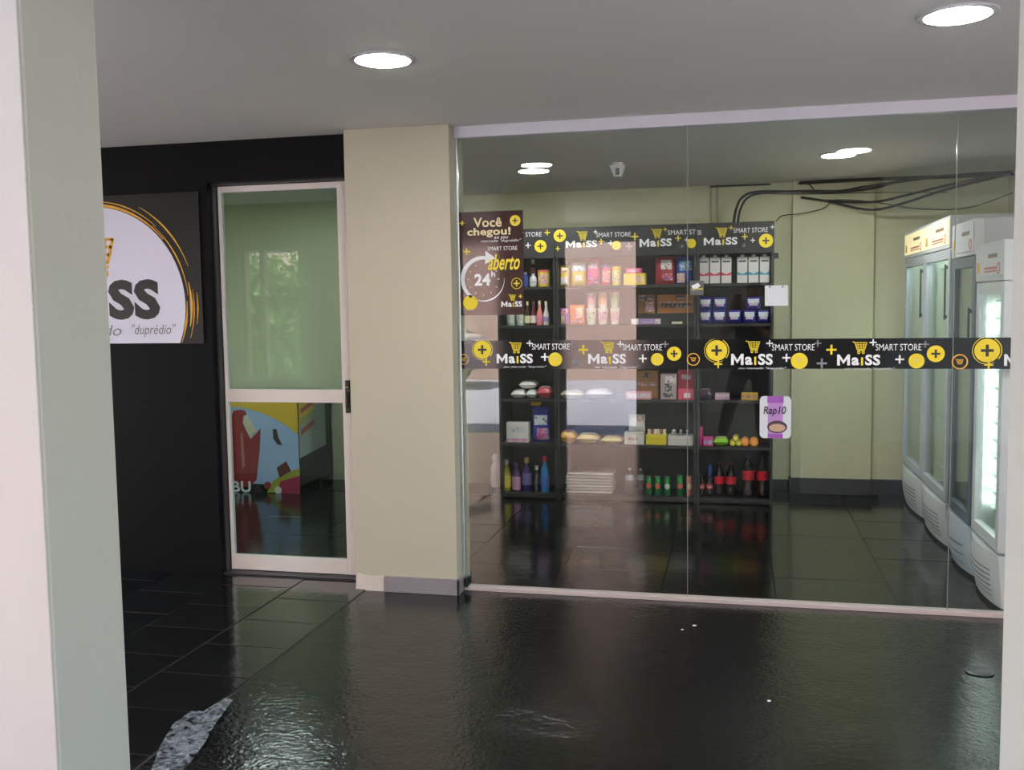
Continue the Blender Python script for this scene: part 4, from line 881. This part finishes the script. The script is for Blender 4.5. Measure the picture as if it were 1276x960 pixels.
    for j in range(6 if kind != 'dark' else 3):
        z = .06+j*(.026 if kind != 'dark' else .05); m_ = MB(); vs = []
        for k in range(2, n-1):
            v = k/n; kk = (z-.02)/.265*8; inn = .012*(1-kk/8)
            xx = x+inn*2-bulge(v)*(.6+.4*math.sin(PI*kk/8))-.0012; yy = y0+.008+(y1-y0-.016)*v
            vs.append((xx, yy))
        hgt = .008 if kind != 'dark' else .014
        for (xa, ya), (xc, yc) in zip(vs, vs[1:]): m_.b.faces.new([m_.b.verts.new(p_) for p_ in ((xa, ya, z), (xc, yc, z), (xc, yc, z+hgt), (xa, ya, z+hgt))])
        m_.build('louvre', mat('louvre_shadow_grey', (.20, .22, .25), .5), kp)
    for yy in (y0+.06, y1-.06):
        MB().lathe([(.02, 0), (.02, .1)], x+.14, yy, 0, 10).build('foot', M_DARKPL, t); MB().lathe([(.02, 0), (.02, .1)], xb-.08, yy, 0, 10).build('foot', M_DARKPL, t)
    return t
fridge(2.14, 2.95, 2.05, 'tall display fridge with glowing cream header farthest along the row', 'lit')
fridge(1.31, 2.13, 2.05, 'tall display fridge with glowing cream header, second along the row', 'lit')
fridge(.66, 1.24, 1.98, 'display fridge with dark door frame and blue-grey kick panel', 'dark')
f4 = fridge(.05, .62, 1.83, 'white display fridge with bright light strips nearest the glass front', 'white', FXF)

# ------------------------------------------------------------------ cables under the ceiling
def cable(pts, r, label, group='black cables under the shop ceiling'):
    P_ = [at(x, y, 1, yy) if len(q) == 3 else at(x, y, 1, 2.9) for q in pts for x, y, yy in [q if len(q) == 3 else (*q, 2.9)]]
    for v in P_: v.z = min(v.z, CEIL-.022)
    out = []
    for i in range(len(P_)-1):
        p0, p1, p2, p3 = P_[max(0, i-1)], P_[i], P_[i+1], P_[min(len(P_)-1, i+2)]
        for k in range(6):
            s = k/6; out.append(.5*((2*p1)+(p2-p0)*s+(2*p0-5*p1+4*p2-p3)*s*s+(3*p1-p0-3*p2+p3)*s**3))
    out.append(P_[-1])
    o = MB().tube(out, r, 7).build('cable', M_DARKPL, None, True); tag(o, label, 'cable', group)
cable([(914, 281, 2.72), (917, 262, 2.8), (925, 246, 2.9), (945, 239, 2.98), (1000, 239, 3.0), (1050, 239, 3.0), (1090, 234, 2.9), (1130, 224, 2.7), (1200, 219, 2.3), (1262, 216, 2.0)], .011, 'thick black cable bending up from the shelf top, outer one')
cable([(919, 281, 2.72), (922, 263, 2.8), (930, 248, 2.88), (948, 241, 2.95), (1000, 238, 2.97), (1045, 238, 2.95), (1075, 233, 2.9), (1110, 228, 2.6), (1180, 219, 2.4), (1262, 214, 2.1)], .009, 'thick black cable bending up from the shelf top, inner one')
cable([(998, 246, 3.0), (1037, 252, 3.0), (1070, 260, 2.95), (1095, 261, 2.9), (1130, 252, 2.7), (1180, 236, 2.4), (1262, 216, 2.0)], .010, 'lowest sagging thick black cable across the pilaster')
cable([(1030, 250, 2.98), (1060, 252, 2.98), (1095, 251, 2.9), (1130, 243, 2.7), (1180, 231, 2.4), (1262, 214, 1.9)], .010, 'middle sagging black cable across the pilaster')
cable([(967, 276, 2.9), (975, 269, 3.0), (1000, 266, 3.0), (1025, 260, 3.0), (1037, 251, 3.0), (1050, 249, 3.0), (1090, 252, 2.9), (1140, 260, 2.7), (1190, 261, 2.4), (1225, 254, 2.2), (1262, 240, 2.0)], .004, 'thin wandering black wire from the shelf corner to the right')
cable([(885, 231.5, 3.0), (920, 230, 3.0), (960, 227, 3.0)], .008, 'short black cable tight under the ceiling at the back wall')
cable([(996, 225.5, 3.0), (1050, 224, 2.95), (1100, 223, 2.8), (1160, 221, 2.5), (1262, 217, 2.0)], .014, 'thick black cable bundle tight under the ceiling')
cable([(994, 225, 3.02), (1008, 230, 3.02), (1015, 238, 3.02)], .005, 'short thin wire dropping from the ceiling bundle')
cable([(945, 241, 3.03), (1000, 242, 3.03), (1100, 240, 2.9), (1180, 240, 2.5)], .003, 'very thin straight wire behind the thick cables')

# ------------------------------------------------------------------ ice cream chest seen through the door
fx0, fx1, fy0, fy1 = -4.6, -3.56, 2.42, 3.08
fz = empty('ice_cream_chest', ((fx0+fx1)/2, (fy0+fy1)/2, 0), 'ice cream chest with red lolly picture seen through the door', 'freezer')
MB().box(fx0, fy0, .06, fx1, fy1, .80, bev=.01, seg=2).build('cabinet', mat('chest_black', (.02, .02, .022), .4), fz)
MB().box(fx0-.01, fy0-.01, .80, fx1+.01, fy1, .83, bev=.006).build('lid_frame', M_FG, fz)
MB().box(fx0+.03, fy0+.03, .826, fx1-.03, fy1-.04, .834).build('sliding_lid', M_GLASSF, fz)
for a in (fx0+.08, fx1-.08):
    for b in (fy0+.08, fy1-.08): MB().lathe([(.025, 0), (.025, .06)], a, b, 0, 10).build('castor', M_DARKPL, fz)
q = fy0; fI = FR(q); G = lambda x, y: (lambda p_: (p_.x, p_.z))(at(x, y, 1, q))
pn = MB().box(fx0+.01, q-.003, .075, fx1-.004, q, .795).build('front_panel', mat('chest_pale_blue', (.38, .50, .72), .4, var=.04), fz)
def gp2(L, m, n, t_=.004, par=pn): MB().prism([G(*c) for c in L], fI, .003, t_).build(n, m, par)
zt_ = .794; gx = lambda x: G(x, 520)[0]
YC = mat('chest_yellow', (.75, .48, .03), .4)
mb = MB(); L = [G(373, 543), G(360, 532), G(345, 523), G(330, 516), G(312, 510), G(295, 507), G(280, 506)]; mb.prism([(fx1-.004, L[0][1])]+L+[(fx0+.01, L[-1][1]), (fx0+.01, zt_), (fx1-.004, zt_)], fI, .003, .005); mb.build('yellow_field', YC, pn)
RC = mat('lolly_red', (.30, .015, .02), .3); 
gp2([(288, 597), (286, 560), (288, 520), (292, 512), (300, 510.5), (306, 512), (308, 517), (303, 520), (304, 530), (309, 540), (313, 547), (320, 540), (325, 534), (324, 560), (320, 598), (312, 607), (296, 606)], RC, 'lolly_picture', .006)
gp2([(305, 518), (308, 517), (318, 534), (321, 537), (315, 541), (313, 547), (309, 540), (303, 527)], mat('lolly_bite', (.66, .6, .42), .5), 'bite_picture', .0075)
gp2([(300, 540), (303, 540), (306, 580), (302, 585)], mat('lolly_shine', (.55, .16, .12), .3), 'lolly_shine', .007)
gp2([(340, 535), (345, 535), (347, 545), (352, 555), (346, 554), (341, 547)], mat('choc_brown', (.05, .03, .02), .4), 'chocolate_picture', .005)
gp2([(345, 583), (357, 575), (363, 587), (349, 595)], mat('choc_red', (.12, .03, .02), .4), 'chocolate_square', .0078)
gp2([(333, 614), (340, 600), (352, 592), (374, 583), (374, 594), (352, 600), (345, 614)], mat('leaf_green', (.35, .36, .03), .4), 'leaf_picture', .0055)
gp2([(345, 614), (350, 600), (374, 593), (374, 616), (345, 616)], mat('chest_crimson', (.38, .03, .07), .4), 'red_field', .0065)
for cxx, cyy, r, m in ((334, 605, 5, mat('cherry', (.30, .03, .04), .3)), (322, 610, 5, mat('cherry_dark', (.05, .02, .02), .3)), (347, 611, 5, mat('flower', (.6, .6, .5), .5))):
    c = G(cxx, cyy); MB().prism(circ(*c, r*.0065, 20), fI, .003, .009).build('fruit_picture', m, pn)
a = G(290, 613); b = G(313, 600); txt('BU', a[0], a[1], b[0]-a[0], b[1]-a[1], FR(q-.008), WHT, pn, bold=.03)
# side sheet of the chest (faces +x)
def SXf(u, v, t_): return (fx1+t_, u, v)
sp_ = MB().prism([(fy0+.01, .30), (fy1-.12, .34), (fy1-.12, .79), (fy0+.01, .79)], SXf, 0, .003).build('side_panel', mat('chest_side_pale', (.40, .46, .42), .4), fz)
MB().prism([(fy0+.01, .56), (fy0+.10, .60), (fy0+.30, .66), (fy0+.36, .79), (fy0+.01, .79)], SXf, .003, .005).build('yellow_field', YC, sp_)
mb = MB(); 
for z, hh, m in ((.73, .04, 'r'), (.64, .045, 'g'), (.55, .045, 'r')):
    MB().prism([(fy0+.04, z-.06), (fy0+.30, z), (fy0+.30, z+hh), (fy0+.04, z+hh-.06)], SXf, .005, .007).build('price_strip', mat('strip_red', (.45, .08, .08), .4) if m == 'r' else mat('strip_green', (.35, .42, .12), .4), sp_)
mb.b.free()
# ------------------------------------------------------------------ rack glimpsed in the gap beside the door
rk = empty('wall_rack', (-2.9, 2.5, 0), 'black shelf rack glimpsed in the gap between door and column', 'shelf')
for xx in (-3.15, -2.62): MB().box(xx, 2.5, 0, xx+.02, 2.9, 2.0).build('side_panel', S_BLK, rk)
MB().box(-3.13, 2.888, 0, -2.62, 2.9, 1.99).build('back_panel', S_BLK, rk)
for k, z in enumerate((.1, .5, .9, 1.25, 1.5, 1.75)): MB().box(-3.13, 2.502, z-.02, -2.62, 2.887, z).build('shelf_board', S_BLK, rk)
for k, (z, c, lb) in enumerate(((.10, (.4, .25, .03), 'on the lowest board'), (.5, (.55, .1, .03), 'orange, on the second board'), (.9, (.5, .5, .55), 'pale, on the third board'), (1.5, (.5, .42, .04), 'yellow, under the top board'), (1.75, (.25, .4, .03), 'green, on the top board'))):
    for j in range(1):
        t = empty('chips_bag', (-3.06+j*.12, 2.56, z), 'chips bag %s of the rack behind the door gap' % lb, 'bag', 'chips bags on the rack')
        local(pillow(.11, .18, .05), 'body', M(c, .3), t, True); local(face_patch(.11, .18, .05, .15, .85, .3, .7), 'label_panel', MP((c[1], c[0], .1), .3), t, True)
# car across the street (mirrored in the glass)
def car(x, y, rot):
    t = empty('parked_car', (x, y, -.02), 'pale car parked across the street, mirrored in the glass front', 'car'); t.rotation_euler = (0, 0, rot)
    prof = [(-2.0, .35), (-2.05, .7), (-1.85, .95), (-1.2, 1.02), (-.55, 1.42), (.7, 1.46), (1.45, 1.05), (1.95, .95), (2.02, .6), (1.95, .32)]
    m_ = MB().prism(prof, lambda u, v, q_: (u, q_, v), -.82, .82); bmesh.ops.bevel(m_.b, geom=list(m_.b.edges), offset=.06, segments=2, affect='EDGES')
    local(m_, 'body', mat('car_white', (.7, .7, .72), .25, coat=.5), t, True)
    gm = mat('car_glass', (.12, .30, .38), .05)
    for s in (-1, 1):
        local(MB().prism([(-1.0, 1.05), (-.5, 1.36), (.05, 1.38), (.05, 1.05)], lambda u, v, q_: (u, q_, v), s*.80, s*.829), 'window', gm, t)
        local(MB().prism([(.12, 1.05), (.12, 1.38), (.65, 1.38), (1.2, 1.08)], lambda u, v, q_: (u, q_, v), s*.80, s*.829), 'window', gm, t)
        for u in (-1.3, 1.25):
            m_ = MB().lathe([(.2, 0), (.32, .01), (.33, .09), (.32, .18), (.2, .19)], n=24)
            for v in m_.b.verts: a = v.co.copy(); v.co = Vector((a.x+u, s*.84+(a.z-.19)*s if s > 0 else -.84+(.19-a.z), a.y+.33))
            wh = local(m_, 'wheel', mat('tyre', (.02, .02, .02), .8), t, True)
            m_ = MB().lathe([(.19, 0), (.17, .01), (.05, .02)], n=16)
            for v in m_.b.verts: a = v.co.copy(); v.co = Vector((a.x+u, s*(.845+a.z), a.y+.33))
            local(m_, 'hubcap', M_STEEL, wh)
        local(MB().box(1.85, s*.6-.13, .68, 1.99, s*.6+.13, .8, bev=.02), 'headlamp', mat('lamp_clear', (.6, .6, .6), .1), t)
    m_ = MB(); m_.b.faces.new([m_.b.verts.new(p_) for p_ in ((-1.19, -.68, 1.06), (-1.19, .68, 1.06), (-.60, .62, 1.43), (-.60, -.62, 1.43))]); local(m_, 'rear_window', gm, t)
    m_ = MB(); m_.b.faces.new([m_.b.verts.new(p_) for p_ in ((1.44, -.68, 1.09), (1.44, .68, 1.09), (.76, .62, 1.47), (.76, -.62, 1.47))]); local(m_, 'windscreen', gm, t)
    local(MB().box(1.93, -.7, .35, 2.06, .7, .5, bev=.03), 'bumper', mat('bumper_grey', (.1, .1, .1), .5), t)
car(-6.9, -13.4, .12)

# ------------------------------------------------------------------ the photographer, mirrored in the glass
def skinned(name, joints, edges, m, parent, sub=2, root=0):
    me = bpy.data.meshes.new(name); me.from_pydata([j[0] for j in joints], edges, []); me.update()
    o = bpy.data.objects.new(name, me); C.objects.link(o); o.parent = parent
    md = o.modifiers.new('skin', 'SKIN'); md.use_smooth_shade = True
    if not me.skin_vertices: me.attributes.new
    for k, j in enumerate(joints):
        sv = me.skin_vertices[0].data[k]; r = j[1]; sv.radius = r if isinstance(r, tuple) else (r, r)
        sv.use_root = (k == root)
    s = o.modifiers.new('sub', 'SUBSURF'); s.levels = sub; s.render_levels = sub
    me.materials.append(m); return o
PXp, PYp = .13, -5.50
def ensure_skin(o): pass
pe = empty('person', (PXp, PYp, 0), 'person in dark shirt and jeans photographing, mirrored in the glass', 'person')
SKN = mat('skin_tone', (.38, .20, .14), .55, var=.05); JEANS = mat('navy_jeans', (.014, .02, .05), .8, var=.3, scale=30); SHIRT = mat('dark_blue_shirt', (.012, .015, .05), .8, var=.3, scale=12); HAIR = mat('black_hair', (.008, .006, .006), .6)
# body, local coordinates; facing +y (towards the shop); phone at (-.13, .37, 1.55)
J = [((0, 0, .95), (.12, .085)), ((0, 0, 1.08), (.12, .08)), ((0, .0, 1.25), (.135, .085)), ((.0, -.01, 1.38), (.12, .07)), ((.038, 0, 1.46), (.052, .052)), ((.042, .008, 1.53), (.054, .056)),
     ((.042, .028, 1.615), (.066, .078)), ((.045, .035, 1.67), (.07, .085)), ((.05, .03, 1.715), (.045, .05)),
     ((-.17, -.01, 1.38), .052), ((-.29, .10, 1.17), .041), ((-.215, .29, 1.38), .028), ((-.198, .335, 1.445), .023),
     ((.18, -.01, 1.38), .052), ((.22, .12, 1.15), .041), ((-.01, .28, 1.37), .028), ((-.062, .335, 1.445), .023),
     ((-.10, 0, .88), .095), ((-.20, .03, .50), .062), ((-.30, -.01, .10), .042), ((-.32, .10, .045), (.045, .035)), ((-.33, .16, .035), (.038, .025)),
     ((.10, 0, .88), .095), ((.11, .03, .50), .062), ((.12, -.02, .10), .042), ((.13, .09, .045), (.045, .035)), ((.135, .16, .035), (.038, .025))]
Ed = [(0, 1), (1, 2), (2, 3), (3, 4), (4, 5), (5, 6), (6, 7), (7, 8), (3, 9), (9, 10), (10, 11), (11, 12), (3, 13), (13, 14), (14, 15), (15, 16), (0, 17), (17, 18), (18, 19), (19, 20), (20, 21), (0, 22), (22, 23), (23, 24), (24, 25), (25, 26)]
def skin_obj(name, J, Ed, m, parent, sub=2, root=0):
    me = bpy.data.meshes.new(name); b = bmesh.new(); L = b.verts.layers.skin.verify(); vs = [b.verts.new(j[0]) for j in J]
    for e in Ed: b.edges.new((vs[e[0]], vs[e[1]]))
    for k, j in enumerate(J): r = j[1]; vs[k][L].radius = r if isinstance(r, tuple) else (r, r); vs[k][L].use_root = (k == root)
    b.to_mesh(me); b.free(); me.materials.append(m)
    o = bpy.data.objects.new(name, me); C.objects.link(o); o.parent = parent
    md = o.modifiers.new('skin', 'SKIN'); md.use_smooth_shade = True; s = o.modifiers.new('sub', 'SUBSURF'); s.levels = sub; s.render_levels = sub
    return o
body = skin_obj('body', J, Ed, SKN, pe)
grow = lambda r, d: (r[0]+d, r[1]+d) if isinstance(r, tuple) else (r+d, r+d)
skin_obj('shirt', [((0, 0, .86), (.19, .145)), ((0, 0, 1.02), (.165, .125)), ((0, 0, 1.24), (.175, .125)), ((0, -.01, 1.38), (.155, .105))]+[((-.17, -.01, 1.38), (.07, .07)), ((-.24, .05, 1.23), (.062, .062)), ((.18, -.01, 1.38), (.07, .07)), ((.21, .06, 1.22), (.062, .062)), ((.015, 0, 1.44), (.075, .07))], [(0, 1), (1, 2), (2, 3), (3, 4), (4, 5), (3, 6), (6, 7), (3, 8)], SHIRT, body)
skin_obj('jeans', [((0, 0, .92), (.18, .145)), ((0, 0, 1.03), (.15, .12))]+[((-.10, 0, .84), (.12, .12)), ((-.20, .03, .50), (.078, .078)), ((-.29, -.005, .13), (.062, .062))]+[((.10, 0, .84), (.12, .12)), ((.11, .03, .50), (.078, .078)), ((.12, -.015, .13), (.062, .062))], [(0, 1), (0, 2), (2, 3), (3, 4), (0, 5), (5, 6), (6, 7)], JEANS, body)
def ell(c, r, n=16):
    m_ = MB(); bmesh.ops.create_uvsphere(m_.b, u_segments=n, v_segments=n//2+2, radius=1)
    for v in m_.b.verts: v.co = Vector((c[0]+v.co.x*r[0], c[1]+v.co.y*r[1], c[2]+v.co.z*r[2]))
    return m_
h = ell((.045, .005, 1.66), (.088, .098, .10)); 
bmesh.ops.delete(h.b, geom=[v for v in h.b.verts if v.co.y > .055 and v.co.z < 1.70], context='VERTS'); local(h, 'hair', HAIR, body, True)
local(ell((.048, .125, 1.605), (.012, .018, .02)), 'nose', SKN, body, True)
for s in (-1, 1):
    e = local(ell((.048+s*.03, .108, 1.635), (.013, .01, .007)), 'eye', WHT, body, True); local(ell((.048+s*.03, .116, 1.635), (.005, .004, .005)), 'iris', BLK, e, True)
    local(ell((.045+s*.078, .03, 1.62), (.012, .022, .032)), 'ear', SKN, body, True)
local(ell((.048, .108, 1.568), (.024, .012, .007)), 'mouth', mat('lips', (.35, .12, .1), .5), body, True)
for side, ex, wrist in ((-1, -.170, (-.198, .335, 1.445)), (1, -.094, (-.062, .335, 1.445))):
    # palm and five fingers closing round the phone's edge
    w0 = Vector(wrist); pm = Vector((ex+side*.020, .362, 1.505))
    Jh = [(tuple(w0-Vector((side*-.0, .022, .045))), (.020, .018)), (tuple(pm), (.024, .014)), (tuple(w0), (.020, .017))]; Eh = [(0, 2), (2, 1)]
    for f in range(4):
        ln = (.85, 1, .95, .75)[3-f]; z = 1.500+f*.019
        a = Vector((ex+side*.020, .372, z)); b1 = Vector((ex+side*.012, .396, z+.006)); c1 = Vector((ex-side*.022*ln, .400, z+.008)); k = len(Jh)
        Jh += [(tuple(a), (.0095, .0095)), (tuple(b1), (.0085, .0085)), (tuple(c1), (.0075, .0075))]; Eh += [(1, k), (k, k+1), (k+1, k+2)]
    k = len(Jh); Jh += [((ex+side*.014, .352, 1.498), (.011, .011)), ((ex+side*.002, .358, 1.520), (.010, .010)), ((ex-side*.012, .365, 1.538), (.008, .008))]; Eh += [(1, k), (k, k+1), (k+1, k+2)]
    skin_obj('hand', Jh, Eh, SKN, body, 1)
for x in (-.32, .128):
    m_ = ell((x, .075, .045), (.05, .135, .045)); local(m_, 'shoe', mat('dark_shoe', (.03, .03, .035), .6), body, True)
ph = empty('phone', (PXp-.13, -5.118, 1.50), 'black mobile phone held up by the mirrored person', 'phone')
MB().box(-.04, -5.122, 1.468, .036, -5.112, 1.625, bev=.003, seg=2).build('case', M_DARKPL, ph)
MB().box(-.036, -5.1235, 1.475, .032, -5.1215, 1.618).build('screen', mat('phone_screen', (.05, .05, .06), .1), ph)
